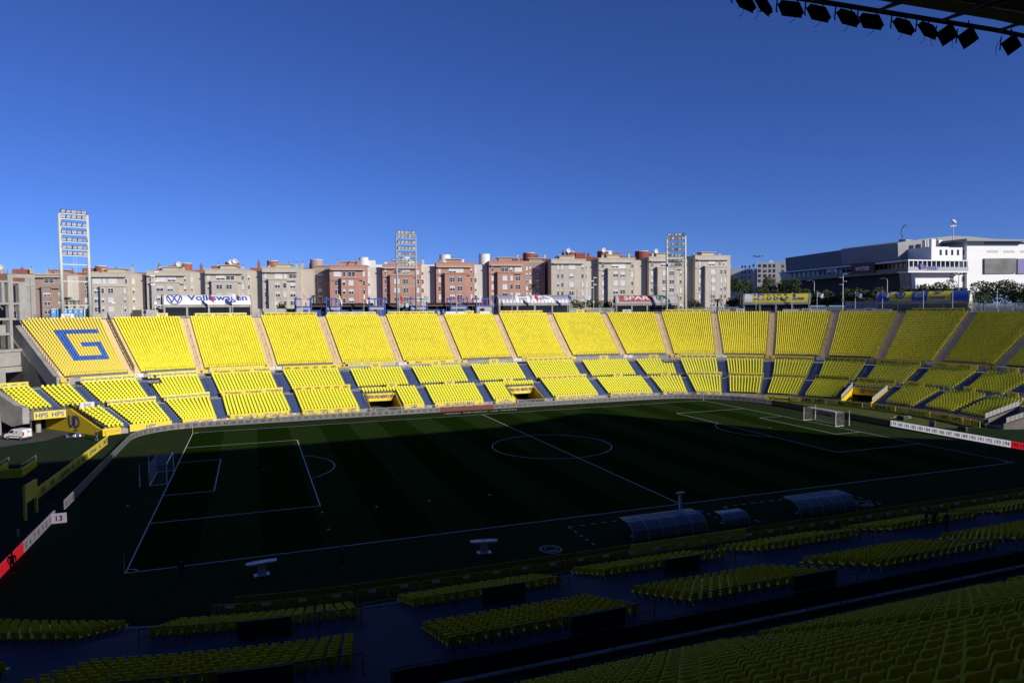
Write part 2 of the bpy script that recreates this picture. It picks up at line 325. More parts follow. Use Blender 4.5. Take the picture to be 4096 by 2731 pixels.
# ---------------------------------------------------------------- seats
SEATC = {'u': (.76, .66, .030), 'u2': (.80, .71, .036), 'u3': (.73, .61, .025), 'g': (.70, .57, .085), 'g2': (.66, .56, .10), 'f': (.70, .64, .028), 'f2': (.62, .60, .035), 'l': (.70, .69, .040), 'l2': (.66, .67, .045), 'l3': (.75, .68, .032), 'b': (.035, .11, .42), 'b2': (.04, .14, .48)}
SK = list(SEATC); SM = [mat('seat '+k, SEATC[k], .55, spec=.25) for k in SK]; leggrey = mat('seat bracket', (.16, .16, .16), .6)
SHAPE = None
def seat_shape(wd=.45, hb=.46):
    """tip-up bucket seat: curved pan with rolled lip, curved back with clipped corners, bracket"""
    mb = MB(); h = wd/2; X = (-h, -h*.55, 0, h*.55, h); D = (.085, .02, .0, .02, .085)
    # back: front and rear skins
    def back(dy, dz=0):
        V = []
        for z, k, ins in ((.40, 0, .0), (.40+hb*.45, .03, .0), (.40+hb*.86, .07, .01), (.40+hb, .085, .06)):
            for x, d in zip(X, D): V.append((x*(1-ins/h*1.0) if abs(x) > h*.9 else x, .17+k-d+dy, z+dz-(.02 if abs(x) > h*.9 and ins > .03 else 0)))
        return V
    a, b = back(0), back(.035); q = [(r*5+c, r*5+c+1, r*5+c+6, r*5+c+5) for r in range(3) for c in range(4)]
    mb.add(a, q); mb.add(b, [f[::-1] for f in q])
    n = 15; mb.add([*a[15:20], *b[15:20]], [(i, i+1, i+6, i+5) for i in range(4)])
    for e in (0, 4): mb.add([a[e], a[e+5], a[e+10], a[e+15], b[e+15], b[e+10], b[e+5], b[e]], [tuple(range(8)) if e == 0 else tuple(range(7, -1, -1))])
    # pan
    P = [(x, y, .43-.02*(1-abs(x)/h)+(0 if y > -.15 else -.03)) for y in (.17, -.02, -.19, -.225) for x in X]
    mb.add(P, [f for f in q]); mb.add([(-h, .17, .38), (h, .17, .38), (h, -.225, .34), (-h, -.225, .34)], [(3, 2, 1, 0)])
    mb.add([P[15], P[16], P[17], P[18], P[19], (h, -.225, .34), (-h, -.225, .34)], [(0, 6, 5, 4, 3, 2, 1)])
    mb.add([P[0], P[5], P[10], P[15], (-h, -.225, .34), (-h, .17, .38)], [(0, 1, 2, 3, 4, 5)]); mb.add([P[4], P[9], P[14], P[19], (h, -.225, .34), (h, .17, .38)], [(5, 4, 3, 2, 1, 0)])
    mb.box(-.05, .05, .02, .2, 0, .37, 1)
    return mb
SHU = seat_shape(.445, .44); SHL = seat_shape(.46, .50)
SEATME = {}
def seat_mesh(k, sh):
    key = (k, id(sh))
    if key not in SEATME: SEATME[key] = sh.mesh('seat', [SM[SK.index(k)], leggrey])
    return SEATME[key]
def seat_block(T, bl, br, tl, tr, label, group, pick, spacing, sh, skip=None, fn=oval, name='seating_block', cap=300, dy=.36):
    c0 = fn((bl+br)/2, T['R'])[0]; base = (c0[0], c0[1], T['z'])
    root = thing(name, label, 'seating', base, 0, group)
    seats = []; Rm = T['R']+T['dR']*T['n']/2; K_ = max(1, int(abs(ell((br+tr)/2, Rm)-ell((bl+tl)/2, Rm))*(1+flare((bl+br)/2)/Rm)/spacing))
    for i in range(T['n']):
        t = (i+.5)/T['n']; s0 = bl+(tl-bl)*t; s1 = br+(tr-br)*t; R = T['R']+T['dR']*i+dy; z = T['z']+T['dz']*i
        e0, e1 = ell(s0, R), ell(s1, R); L = abs(e1-e0)*(1+flare((s0+s1)/2)/R)
        k = K_
        for j in range(k):
            s = lle(e0+(e1-e0)*(j+.5)/k, R)
            if skip and skip(s, i, j, k): continue
            p, n_ = fn(s, R); seats.append((i, p[0]-base[0], p[1]-base[1], z-base[2], math.atan2(-n_[0], n_[1]), pick((j+.5)/k, i, j, k)))
    ind, rest = seats[:cap], seats[cap:]
    for i, x, y, z, r, kk in ind: obj('seat', seat_mesh(kk, sh), root, (x, y, z), r+random.uniform(-.015, .015))
    if rest:
        V0 = np.array(sh.v); nv = len(V0); Vs = []; Fs = []; Ms = []
        for q, (i, x, y, z, r, kk) in enumerate(rest):
            c, s_ = math.cos(r), math.sin(r); Vs.append(np.c_[V0[:, 0]*c-V0[:, 1]*s_+x, V0[:, 0]*s_+V0[:, 1]*c+y, V0[:, 2]+z])
            mi = SK.index(kk); Fs += [tuple(a+q*nv for a in f) for f in sh.f]; Ms += [len(SK) if m_ else mi for m_ in sh.m]
        me = bpy.data.meshes.new('seats'); me.from_pydata(np.concatenate(Vs).tolist(), [], Fs)
        for mm in SM+[leggrey]: me.materials.append(mm)
        me.polygons.foreach_set('material_index', Ms); o = obj('seats', me, root); o['kind'] = 'stuff'
    return root
FONT = {'R': '11110 10001 10001 11110 10100 10010 10001', 'A': '00100 01010 10001 10001 11111 10001 10001', 'N': '10001 11001 10101 10101 10011 10001 10001', 'C': '01111 10000 10000 10000 10000 10000 01111', 'I': '00100 00100 00100 00100 00100 00100 00100'}
def upick(letter):
    bm = FONT[letter].split() if letter in FONT else None
    def f(u, i, j, k):
        v = 25-i; r = random.random()
        if letter == 'G':
            c = u*29-.5
            on = (6 <= v <= 7 and 8 <= c <= 25) or (6 <= v <= 19 and 8 <= c <= 11) or (18 <= v <= 19 and 8 <= c <= 24) or (13 <= v <= 19 and 21 <= c <= 24) or (12 <= v <= 13 and 15 <= c <= 24)
            return ('b' if r < .7 else 'b2') if on else ('g' if r < .6 else 'g2')
        if bm:
            a = (u-.22)/.56; b_ = (v-6)/13
            if 0 <= a < 1 and 0 <= b_ < 1 and bm[int(b_*7)][int(a*5)] == '1' and r < .62: return 'f' if r < .4 else 'f2'
        return 'u' if r < .5 else ('u2' if r < .8 else 'u3')
    return f
def lpick(u, i, j, k):
    r = random.random(); return 'l' if r < .5 else 'l2' if r < .75 else 'l3' if r < .9996 else 'b'
ULET = 'GRANCANARIA'
UDESC = ['upper seating block spelling a bold blue letter G in its seats', 'upper yellow block right of the blue G, faded greenish letter R in it', 'upper yellow block under the CaixaBank boards and the Volkswagen pavilion', 'upper yellow block with a row of HPS lettering along its top edge', 'upper yellow block under the LA PROVINCIA boards', 'upper yellow block under the Binter boards and middle floodlight tower', 'upper yellow block with faded letter N, plain white boards along its top', 'upper yellow block below the grey vaulted HPS pavilion', 'upper yellow block just right of the one below the HPS pavilion, orange box behind it', 'upper yellow block below the red SPAR pavilion, faded letter I in it', 'upper yellow block with pale TIPSA boards, below the right-hand floodlight tower', 'upper yellow block below the palms, left of the FANCLUB pavilion', 'upper yellow block below the yellow FANCLUB pavilion', 'upper yellow block between the FANCLUB pavilion and the blue and yellow vaulted pavilion', 'upper block in grazing light below the blue and yellow hummel pavilion', 'upper shaded yellow block near the right edge, white boards above it', 'upper shaded yellow block cut off by the right edge of the photo']
for q in range(len(US)):
    a = US[q]; b = US[q+1] if q+1 < len(US) else (103, 0, 103.2, 0)
    seat_block(U, a[3], b[2], a[1], b[0], UDESC[q], 'upper tier seating blocks', upick(ULET[q] if q < len(ULET) else ''), .505, SHU)
LUN = ['behind the HPS board above the vehicle gate', 'narrow, just left of the left Volkswagen boards', 'below the leftmost row of Volkswagen lettering', 'with a camera platform at its upper left', 'below the CaixaBank boards', 'below the row of HPS lettering left of centre', 'right below the LA PROVINCIA front board', 'right below the Binter front board', 'right of the one below the Binter front board', 'below the long oviso front board', 'just left of the black camera platform', 'notched by a black camera platform', 'below the pale TIPSA boards', 'below the left hummel boards', 'below the right hummel boards', 'below the shaded HPS boards on the right', 'below the printer boards with blue animal logos', 'below the SPAR boards on the right', 'shaded, at the right edge of the photo']
def sk_cam1(s, i, j, k): return i >= 7 and j < 3
def sk_cam2(s, i, j, k): return i >= 7 and j >= k-4
for q in range(-1, len(LUS)-1):
    a = LUS[q] if q >= 0 else (0, -66.75, 0, -67.1); b = LUS[q+1]
    seat_block(LU, a[3], b[2], a[1], b[0], 'middle-tier yellow seating block '+LUN[q+1], 'middle tier seating blocks', lpick, .62, SHL, skip={2: sk_cam1, 10: sk_cam2}.get(q))
LLN = ['at the far left beside the slanted fence', 'below the lowest left Volkswagen boards', 'between the Volkswagen and CaixaBank blocks of the front rows', 'below the lowest CaixaBank boards', 'below the lowest HPS boards left of centre', 'wrapped round the left yellow tunnel', 'between the two yellow tunnels', 'wrapped round the middle yellow tunnel', 'below the lowest oviso boards', 'just right of the oviso front block', 'second right of the oviso front block', 'below the lowest TIPSA boards', 'below the lower left hummel boards', 'below the lower right hummel boards', 'below the lower shaded HPS boards', 'of two short rows above the Monster tunnel', 'right of the Monster tunnel, below one SPAR board', 'above the Cordial board on the right', 'beside the grey ramp fence at the right edge']
def lskip(s, i, j, k):
    return i < 8 and any(a-.5 < s < b+.5 for a, b in VOM)
for q in range(-1, len(LLS)):
    a = LLS[q] if q >= 0 else (0, -63.1, 0, -62.5); b = LLS[q+1] if q+1 < len(LLS) else (108.3, 0, 108.4, 0)
    seat_block(LL, a[3]+.1, b[2]-.1, a[1]+.1, b[0]-.1, 'front-tier yellow seating block '+LLN[q+1], 'front tier seating blocks', lpick, .62, SHL, skip=lskip)
# ---------------------------------------------------------------- staircases with handrails
def staircase(T, q, matl, label, group, sub=2, rails=True, fence=False, fn=oval, name='staircase', wide=0.0):
    tl, tr, bl, br = q; c0 = fn((bl+br)/2, T['R'])[0]; base = (c0[0], c0[1], T['z']); root = thing(name, label, 'staircase', base, 0, group)
    mb = MB(); n = T['n']*sub
    for i in range(n):
        t0, t1 = i/n, (i+1)/n; z = T['z']+T['dz']*T['n']*(i+1)/n-T['dz']/sub+.012+(.0 if i else .0)
        R0 = T['R']+T['dR']*T['n']*t0-.025; R1 = T['R']+T['dR']*T['n']*t1-.025
        A = [fn(bl+(tl-bl)*t0, R0)[0], fn(br+(tr-br)*t0, R0)[0], fn(br+(tr-br)*t1, R1)[0], fn(bl+(tl-bl)*t1, R1)[0]]
        V = [(p[0], p[1], zz) for zz in (z-T['dz']/sub-.05, z) for p in A]
        mb.add(V, [(4, 5, 6, 7), (0, 1, 5, 4), (1, 2, 6, 5), (3, 0, 4, 7)])
    mb.local(base); part('steps', mb, matl, root)
    if rails:
        mb = MB(); sm = lambda t: (bl+(tl-bl)*t+br+(tr-br)*t)/2
        P = lambda t, h: (*fn(sm(t), T['R']+T['dR']*T['n']*t)[0], T['z']+T['dz']*T['n']*t+h)
        k = 5 if T['n'] > 20 else 2
        for i in range(k):
            t0, t1 = i/k+.01, (i+.9)/k; pts = [P(t0, 0), P(t0, .95), P(t1, .95), P(t1, 0)]; mb.path(pts, .03, 5)
            for f in (.33, .66): t = t0+(t1-t0)*f; mb.bar(P(t, 0), P(t, .95), .022, 4)
        mb.local(base); part('handrail', mb, steel, root)
    if fence:
        mb = MB(); P = lambda t, h: Vector((*fn((bl+br)/2+((tl+tr)/2-(bl+br)/2)*t, T['R']+T['dR']*T['n']*t)[0], T['z']+T['dz']*T['n']*t+h))
        for i in range(14):
            a, b = i/14, (i+.96)/14; mb.quad(P(a, .15), P(b, .15), P(b, 1.55), P(a, 1.55), 0); mb.path([P(a, 0), P(a, 1.6), P(b, 1.6), P(b, 0)], .03, 4, 1)
        mb.local(base); part('partition_panels', mb, [mat('yellow acrylic', (.42, .34, .03), .3, .2, 1), steel], root)
    return root
USTL = ['', '', 'left of the block under the upper CaixaBank boards', 'left of the block with HPS lettering on top', 'left of the block under the LA PROVINCIA boards', 'left of the block under the upper Binter boards', 'right of the block under the upper Binter boards', 'left of the block below the grey HPS pavilion', 'right of the block below the grey HPS pavilion', 'left of the block below the red SPAR pavilion', 'right of the block below the red SPAR pavilion', 'right of the block with pale TIPSA boards', 'left of the block below the FANCLUB pavilion', 'right of the block below the FANCLUB pavilion', 'left of the block below the hummel pavilion', 'right of the block below the hummel pavilion', 'at the right edge of the photo, in shade']
for q, s in enumerate(US):
    staircase(U, s, cream, 'cream upper stairway '+('with yellow partition fence, right of the blue G' if q == 1 else 'beside the bare concrete at the left end of the stand' if q == 0 else USTL[q]), 'upper tier stairways', rails=(q > 1), fence=(q == 1))
for q, s in enumerate(LUS): staircase(LU, s, bluep, 'blue middle stairs right of block '+LUN[q], 'middle tier stairways', rails=(q > 0))
for q, s in enumerate(LLS): staircase(LL, s, bluep, 'blue front stairs right of block '+LLN[q], 'front tier stairways', rails=False)
# ---------------------------------------------------------------- near stand: mirrored tiers, in the shade of its own roof
NLL = dict(R=49.0, z=.6, dR=.82, dz=.27, n=7); NLU = dict(R=58.8, z=3.0, dR=.92, dz=.30, n=8); NU = dict(R=74.7, z=7.9, dR=.78, dz=.405, n=22)
near = thing('near_grandstand', 'dark roofed grandstand in the foreground shade', 'grandstand', (0, -70, 0))
def npart(name, mb, mats, smooth=False): mb.local((0, -70, 0)); return part(name, mb, mats, near, smooth)
nblue = mat('near walkway paint', (.030, .036, .062), .8, .35, .4)
def nsw(prof, s0, s1, mb=None, ds=2.0): return sweep(mb or MB(), prof, s0, s1, ds, fn=nov)
npart('front_terrace', nsw(steps_profile(NLL, 58.8), -62, 62), nblue)
npart('middle_terrace', nsw(steps_profile(NLU, 71.0), -62, 62), nblue)
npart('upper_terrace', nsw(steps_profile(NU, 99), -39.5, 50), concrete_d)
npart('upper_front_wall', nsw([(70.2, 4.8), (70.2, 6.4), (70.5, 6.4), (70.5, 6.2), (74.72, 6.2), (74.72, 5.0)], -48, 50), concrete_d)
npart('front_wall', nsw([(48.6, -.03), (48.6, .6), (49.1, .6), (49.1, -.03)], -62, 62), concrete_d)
npart('sun_block_wall', MB().box(-135, 134, -126, -125.2, -.03, 36.95), concrete_d)  # unseen wall, added to block the sun from under the roof
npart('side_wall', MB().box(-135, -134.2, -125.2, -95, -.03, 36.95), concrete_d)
def npick(u, i, j, k):
    r = random.random(); return 'u' if r < .5 else 'u3' if r < .8 else 'l3'
NB = [(-58.0, -49.4), (-46.3, -36.6), (-33.6, -23.3), (-20.3, -10.0), (-7.0, 3.3), (6.3, 16.6), (19.6, 29.9), (32.6, 39), (40.5, 46.5), (48, 54)]
ND = ['at the left edge of the foreground', 'around the SECTOR C04 sign', 'around the SECTOR C05 sign', 'next right of the SECTOR C05 rows', 'left of the group of standing people', 'beyond the standing people', 'second beyond the standing people', 'third beyond the standing people', 'fourth beyond the standing people', 'farthest along the near side']
for q, (a, b) in enumerate(NB):
    if q == 0: a, b = -57.0, -47.6
    if q == 1: a, b = -45.0, -36.3
    seat_block(NLL, a, b, a, b, 'shaded near front-row seating block '+ND[q], 'near front seating blocks', npick, .62, SHL, fn=nov)
    if q < 8: seat_block(NLU, a-.5, b-.5, a-.9, b-.9, 'shaded near middle-row seating block '+ND[q].replace('C0', 'B0'), 'near middle seating blocks', npick, .62, SHL, fn=nov)
for q, (a, b, d) in enumerate([(-36.4, -26.2, 'at the bottom centre of the photo'), (-24.8, -12.5, 'in the bottom right corner, largest seats in view'), (-11, 1.5, 'at the right edge above the corner seats'), (3, 15, 'far along the near upper tier on the right')]):
    seat_block(NU, a, b, a, b, 'shaded near upper seating block '+d, 'near upper seating blocks', npick, .52, SHL, fn=nov)
# rails and glass along the near walkways
def near_rail(R, z, s0, s1, label, h=1.0, panels=False):
    mb = MB(); k = max(2, int(abs(ell(s1, R)-ell(s0, R))/2.1)); P = lambda s, zz: (*nov(s, R)[0], zz)
    for i in range(k+1): s = s0+(s1-s0)*i/k; mb.bar(P(s, z), P(s, z+h), .03, 5)
    for i in range(k):
        a, b = s0+(s1-s0)*i/k, s0+(s1-s0)*(i+1)/k
        for hh in ((h,) if panels else (h, h*.5)): mb.bar(P(a, z+hh), P(b, z+hh), .025, 5)
        if panels: mb.quad(P(a+.03, z+.1), P(b-.03, z+.1), P(b-.03, z+h-.1), P(a+.03, z+h-.1), 1)
    return wthing('guard_rail', mb, [steel, mat('smoked panel', (.03, .035, .04), .3)], label, 'railing', 'near stand railings')
for q in range(1, 8):
    a, b = NB[q] if q > 1 else (-45.0, -36.3)
    near_rail(55.4, 2.49, a, b, 'dark rail behind the near front seats '+ND[q]); near_rail(66.8, 5.4, a-.7, b-.7, 'dark rail behind the near middle seats '+ND[q].replace('C0', 'B0'))
near_rail(70.35, 6.4, -36.6, 20, 'long dark panelled guard rail before the near upper seats', .95, True)
# sector signs hanging on those rails
sgn = mat('sector sign', (.05, .05, .05), .5)
for q, R, z, tx in ((1, 55.2, 2.4, 'C04'), (2, 55.2, 2.4, 'C05'), (3, 55.2, 2.4, 'C06'), (1, 66.6, 5.3, 'B04'), (2, 66.6, 5.3, 'B05'), (3, 66.6, 5.3, 'B06')):
    a, b = NB[q] if q > 1 else (-45.0, -36.3); s = a+(b-a)*(.62 if R > 60 else .55); p, n_ = nov(s, R); rz = math.atan2(-n_[0], n_[1])+math.pi
    t = thing('sector_sign', 'dark sign reading SECTOR %s on the near seats' % tx, 'sign', (p[0], p[1]-.35, z), rz+math.pi, 'sector signs')
    part('panel', MB().box(-1.45, 1.45, -.03, .03, .0, 1.15), sgn, t); m_ = mat('sector ink', (.30, .28, .10), .6)
    mb = textmb('SECTOR', h=.17, x=-.75, z=.95, y=-.045, bold=.01); textmb(tx, h=.42, x=-.75, z=.55, y=-.045, bold=.02, mb=mb); part('lettering', mb, m_, t)
    part('advert_panel', MB().box(.05, 1.35, -.045, -.035, .1, .75), mat('advert black', (.015, .015, .02), .5), t); part('header', MB().box(.05, 1.35, -.045, -.035, .82, 1.08), ybord, t)
# ---------------------------------------------------------------- roof over the near stand
rpts = [(-134, -66), (-60, -67.2), (-26, -67.6), (-3.3, -68.6), (16.3, -68.4), (48.8, -65.6), (70.1, -56.3), (85.6, -76.6), (95.7, -93.9), (109.6, -103.6), (134, -126), (-134, -126)]
roof = thing('stand_roof', 'dark cantilevered stadium roof with tubular truss edge at the top right', 'roof', (-10, -90, 36.4))
rd = mat('roof underside', (.06, .06, .06), .8, .2, .3); rt = mat('roof tube', (.10, .10, .095), .5)
mb = MB().prismz(rpts[::-1], 36.9, 37.4); mb.local((-10, -90, 36.4)); part('roof_deck', mb, rd, roof)
mb = MB()
for a, b in zip(rpts[:6], rpts[1:7]): mb.bar((a[0], a[1], 36.35), (b[0], b[1], 36.35), .13, 7); mb.bar((a[0], a[1]-1.6, 36.75), (b[0], b[1]-1.6, 36.75), .1, 6)
mb.local((-10, -90, 36.4)); part('edge_tube', mb, rt, roof)
for x in np.arange(-46, 66, 4.3):
    y = np.interp(x, [p[0] for p in rpts[:7]], [p[1] for p in rpts[:7]])
    mb = MB()
    for k in range(7): 
        y0 = y-k*6.5
        mb.bar((x, y0, 36.35 if k % 2 == 0 else 36.8), (x+2.1, y0-3.2, 36.75), .08, 6); mb.bar((x+2.1, y0-3.2, 36.75), (x+4.2 if k % 2 else x, y0-6.5, 36.4), .08, 6)
    mb.bar((x, y, 36.3), (x, y-45, 36.25), .09, 6); mb.local((-10, -90, 36.4)); part('truss', mb, rt, roof)
mb = MB()
for k in np.arange(4, 50, 2.6):
    mb.box(-60, 60, -68.2-k-.05, -68.2-k+.05, 36.7, 36.88)
mb.local((-10, -90, 36.4)); part('purlins', mb, rt, roof, kind='stuff')
# floodlights on the roof edge (pixel x of each along the edge)
lampk = mat('floodlight housing', (.008, .008, .008), 1.0, spec=0)
for q, (x, tw) in enumerate([(3030, .5), (3150, -.1), (3258, .05), (3375, .1), (3470, -.1), (3596, .12), (3692, .2), (3769, 1.15), (3852, 1.1), (4025, 1.0), (2960, .3)]):
    # intersection of the pixel column with the roof edge line
    lo, hi = -60.0, 40.0
    f = lambda X: np.array([X, np.interp(X, [p[0] for p in rpts[:7]], [p[1] for p in rpts[:7]]), 36.2])
    for _ in range(40):
        mid = (lo+hi)/2
        if px(f(mid))[0] < x: lo = mid
        else: hi = mid
    P = f((lo+hi)/2)
    t = thing('roof_floodlight', 'black floodlight on the roof edge, %s' % ['fourth from left', 'fifth from left', 'sixth from left'][q] if False else 'black floodlight hanging from the roof edge, number %s from the left' % {10: 'one', 0: 'two', 1: 'three', 2: 'four', 3: 'five', 4: 'six', 5: 'seven', 6: 'eight', 7: 'nine', 8: 'ten', 9: 'eleven'}[q], 'floodlight', P, tw, 'roof edge floodlights')
    mb = MB(); M = Matrix.Rotation(math.radians(-28), 4, 'X'); mb.box(-.52, .52, -.13, .13, -1.0, -.26, 0, M); mb.box(-.56, .56, .12, .16, -1.04, -.22, 0, M)
    for k in range(9): mb.box(-.38+k*.09, -.36+k*.09, -.2, -.13, -.95, -.36, 0, M)
    part('housing', mb, lampk, t)
    for g_ in (-1, 1): part('bracket', MB().path([(g_*.58, 0, .15), (g_*.60, .05, -.6), (g_*.5, .1, -.62)], .035), lampk, t)
    part('cable', MB().path([(.3, .1, 0), (.66, .2, -.35), (.62, .25, -.8), (.35, .3, -1.0)], .014, 4), lampk, t)
# ---------------------------------------------------------------- LED boards, one panel at a time
LP = [(-61.55, -36), (-61.45, 27)]+[(-52.2-9.2*math.cos(a), 29.8+9.6*math.sin(a)) for a in np.linspace(.1, 1.45, 8)]+[(-50.5, 39.6), (-25, 40.05), (40.5, 40.05)]+[(43+18.6*math.sin(a), 21.6+18.3*math.cos(a)) for a in np.linspace(.1, 1.45, 12)]+[(61.8, 21), (61.85, -36)]
LPa = np.array(LP); seg = np.linalg.norm(np.diff(LPa, axis=0), axis=1); cum = np.r_[0, np.cumsum(seg)]
def lpos(l): return np.array([np.interp(l, cum, LPa[:, 0]), np.interp(l, cum, LPa[:, 1])])
l0, l1 = 60.0, 140.0
for _ in range(50):
    mid = (l0+l1)/2; q = lpos(mid)
    if px((q[0], q[1], 0))[0] < 1182: l0 = mid
    else: l1 = mid
L73 = l0; MW = 1.28
ledg = mat('led panel grey', (.13, .13, .135), .45, .1, 3, emit=(.50, .47, .56), estr=.10)
ledw = mat('led panel lit white', (.05, .05, .05), .4, emit=(.86, .84, .92), estr=.52)
leddim = mat('led panel dim', (.06, .055, .06), .45, emit=(.9, .8, .92), estr=.17)
ledr = mat('led panel red', (.10, .03, .03), .45, emit=(.9, .12, .12), estr=.07)
ledr2 = mat('led panel bright red', (.05, .01, .01), .45, emit=(.95, .02, .04), estr=.45)
ledoff = mat('led panel off', (.025, .025, .027), .5, .2, 2); ledside = mat('led panel grey off', (.15, .15, .15), .6, .25, 1.5)
numk = mat('led number', (.006, .006, .008), .6); numg = mat('led number grey', (.015, .015, .018), .6)
panel_me = {}
for num in range(-4, 207):
    la = L73+(num-73)*MW; 
    if la < .2 or la+MW > cum[-1]: continue
    A, B = lpos(la+.006), lpos(la+MW-.006); c = (A+B)/2; d = (B-A)/np.linalg.norm(B-A); rz = math.atan2(d[1], d[0])
    if num <= 4: mt, nm_, desc = ledr2, None, 'glowing red LED panel in the dark lower left'
    elif num <= 12: mt, nm_, desc = leddim, numk, 'dim lit LED panel numbered %d on the left side' % num
    elif num == 13: mt, nm_, desc = mat('led panel soft', (.05, .05, .05), .4, emit=(.80, .66, .86), estr=.36), numk, 'lit LED panel numbered 13 turned toward the camera'
    elif num <= 15: continue
    elif num <= 18: mt, nm_, desc = leddim, numk, 'dim lit LED panel numbered %d on the left side' % num
    elif num <= 47: mt, nm_, desc = ledside, None, 'blank grey LED panel along the left goal line boards'
    elif num <= 94 or 104 <= num <= 155: mt, nm_, desc = ledg, numg, 'grey LED board panel numbered %d' % num
    elif num <= 103: mt, nm_, desc = ledr, None, 'red LED panel on the far touchline left of panel 104'
    elif num <= 178: mt, nm_, desc = ledoff, None, 'black switched-off LED panel behind the right goal'
    elif num <= 194: mt, nm_, desc = ledw, numk, 'bright white LED panel numbered %d on the right' % num
    else: mt, nm_, desc = ledr2, numk, 'bright red LED panel numbered %d at the right edge' % num
    if num == 13: rz = math.radians(2); c = np.array([-60.85, -16.7])
    k = mt.name
    if k not in panel_me: panel_me[k] = MB().box(-.632, .632, -.02, .10, .03, 1.0).box(-.5, -.42, .10, .55, .0, .06, 1).box(.42, .5, .10, .55, .0, .06, 1).mesh('panel', [mt, black])
    o = obj('led_panel', panel_me[k], None, (c[0], c[1], 0), rz); tag(o, desc, 'led panel', 'LED boards round the pitch')
    if nm_: part('number', textmb(str(num), h=.56, z=.52, y=-.028, bold=.002), nm_, o)
# ---------------------------------------------------------------- goals, flags
netm = mat('net cord', (.7, .7, .7), .8)
for g, lab in ((-1, 'white football goal in the shadow on the left'), (1, 'sunlit white football goal with net on the right')):
    t = thing('football_goal', lab, 'goal', (g*52.56, 0, 0), 0 if g > 0 else math.pi, 'goals')
    for y in (-3.72, 3.72): part('post', MB().bar((0, y, 0), (0, y, 2.5), .06, 8), white, t)
    part('crossbar', MB().bar((0, -3.72, 2.5), (0, 3.72, 2.5), .06, 8), white, t)
    part('ground_frame', MB().path([(0, -3.72, .05), (1.9, -3.72, .05), (1.9, 3.72, .05), (0, 3.72, .05)], .04), white, t)
    for y in (-3.9, 3.9): part('net_pole', MB().bar((2.9, y, 0), (2.9, y, 1.5), .06, 7).bar((2.9, y, 1.5), (2.9, y, 2.75), .03, 6), white, t)
    mb = MB(); r = .008
    def ny(y, u): return (u*2.0 if u < 1 else 2.0, y, 2.44-.04*math.sin(min(u, 1)*3.14)) if u <= 1 else (2.0-.05*(u-1), y, 2.44*(2-u)+.03)
    def cord(a, b, r=.0035):
        a, b = Vector(a), Vector(b); n_ = (b-a).cross(Vector((0, 0, 1))); n_ = (Vector((0, 1, 0)) if n_.length < 1e-5 else n_.normalized())*r; v = (b-a).normalized().cross(n_)
        mb.add([a-n_, a+n_, b+n_, b-n_], [(0, 1, 2, 3)]); mb.add([a-v, a+v, b+v, b-v], [(0, 1, 2, 3)])
    for y in np.linspace(-3.7, 3.7, 50):
        for a, b in ((0, .5), (.5, 1), (1.001, 1.999)): cord(ny(y, a), ny(y, b))
    for u in list(np.linspace(.1, 1, 9))+list(np.linspace(1.07, 2, 15)): cord(ny(-3.7, u), ny(3.7, u))
    for y in (-3.7, 3.7):
        for k in np.linspace(.08, 2.4, 17): cord((0, y, k), (2, y, k*.98))
        for x in np.linspace(.15, 1.95, 13): cord((x, y, .05), (x, y, 2.42))
    part('net', mb, netm, t, kind='stuff')
for x, y, lab in ((-52.5, 34, 'yellow corner flag at the far left corner'), (52.5, 34, 'white corner flag at the far right corner'), (-52.5, -34, 'dark corner flag at the near left corner')):
    t = thing('corner_flag', lab, 'corner flag', (x, y, 0)); part('pole', MB().bar((0, 0, 0), (0, 0, 1.6), .022, 6), ybord if x < 0 else white, t)
    part('flag', MB().add([(0, 0, 1.58), (.18, .05, 1.45), (.22, .08, 1.15), (.02, .01, 1.2)], [(0, 1, 2, 3)]), inkb, t)
# ---------------------------------------------------------------- advertising boards with lettering
def ring(mb, x, z, r, t, y, mi=0, n=20, sx=1.0):
    V = []
    for k in range(n):
        a = 2*math.pi*k/n
        for q in (r-t, r): V.append((x+sx*q*math.cos(a), y, z+q*math.sin(a)))
    mb.add(V, [(2*k, 2*k+1, (2*k+3) % (2*n), (2*k+2) % (2*n)) for k in range(n)], mi)
def disc(mb, x, z, r, y, mi=0, n=14, sx=1.0): mb.add([(x+sx*r*math.cos(2*math.pi*k/n), y, z+r*math.sin(2*math.pi*k/n)) for k in range(n)], [tuple(range(n))], mi)
def stroke(mb, pts, t, y, mi=0):
    for a, b in zip(pts[:-1], pts[1:]):
        d = np.array(b)-np.array(a); d = d/np.linalg.norm(d); q = np.array([-d[1], d[0]])*t/2; A, B = np.array(a), np.array(b)
        mb.add([(p[0], y, p[1]) for p in (A-q, B-q, B+q, A+q)], [(0, 1, 2, 3)], mi)
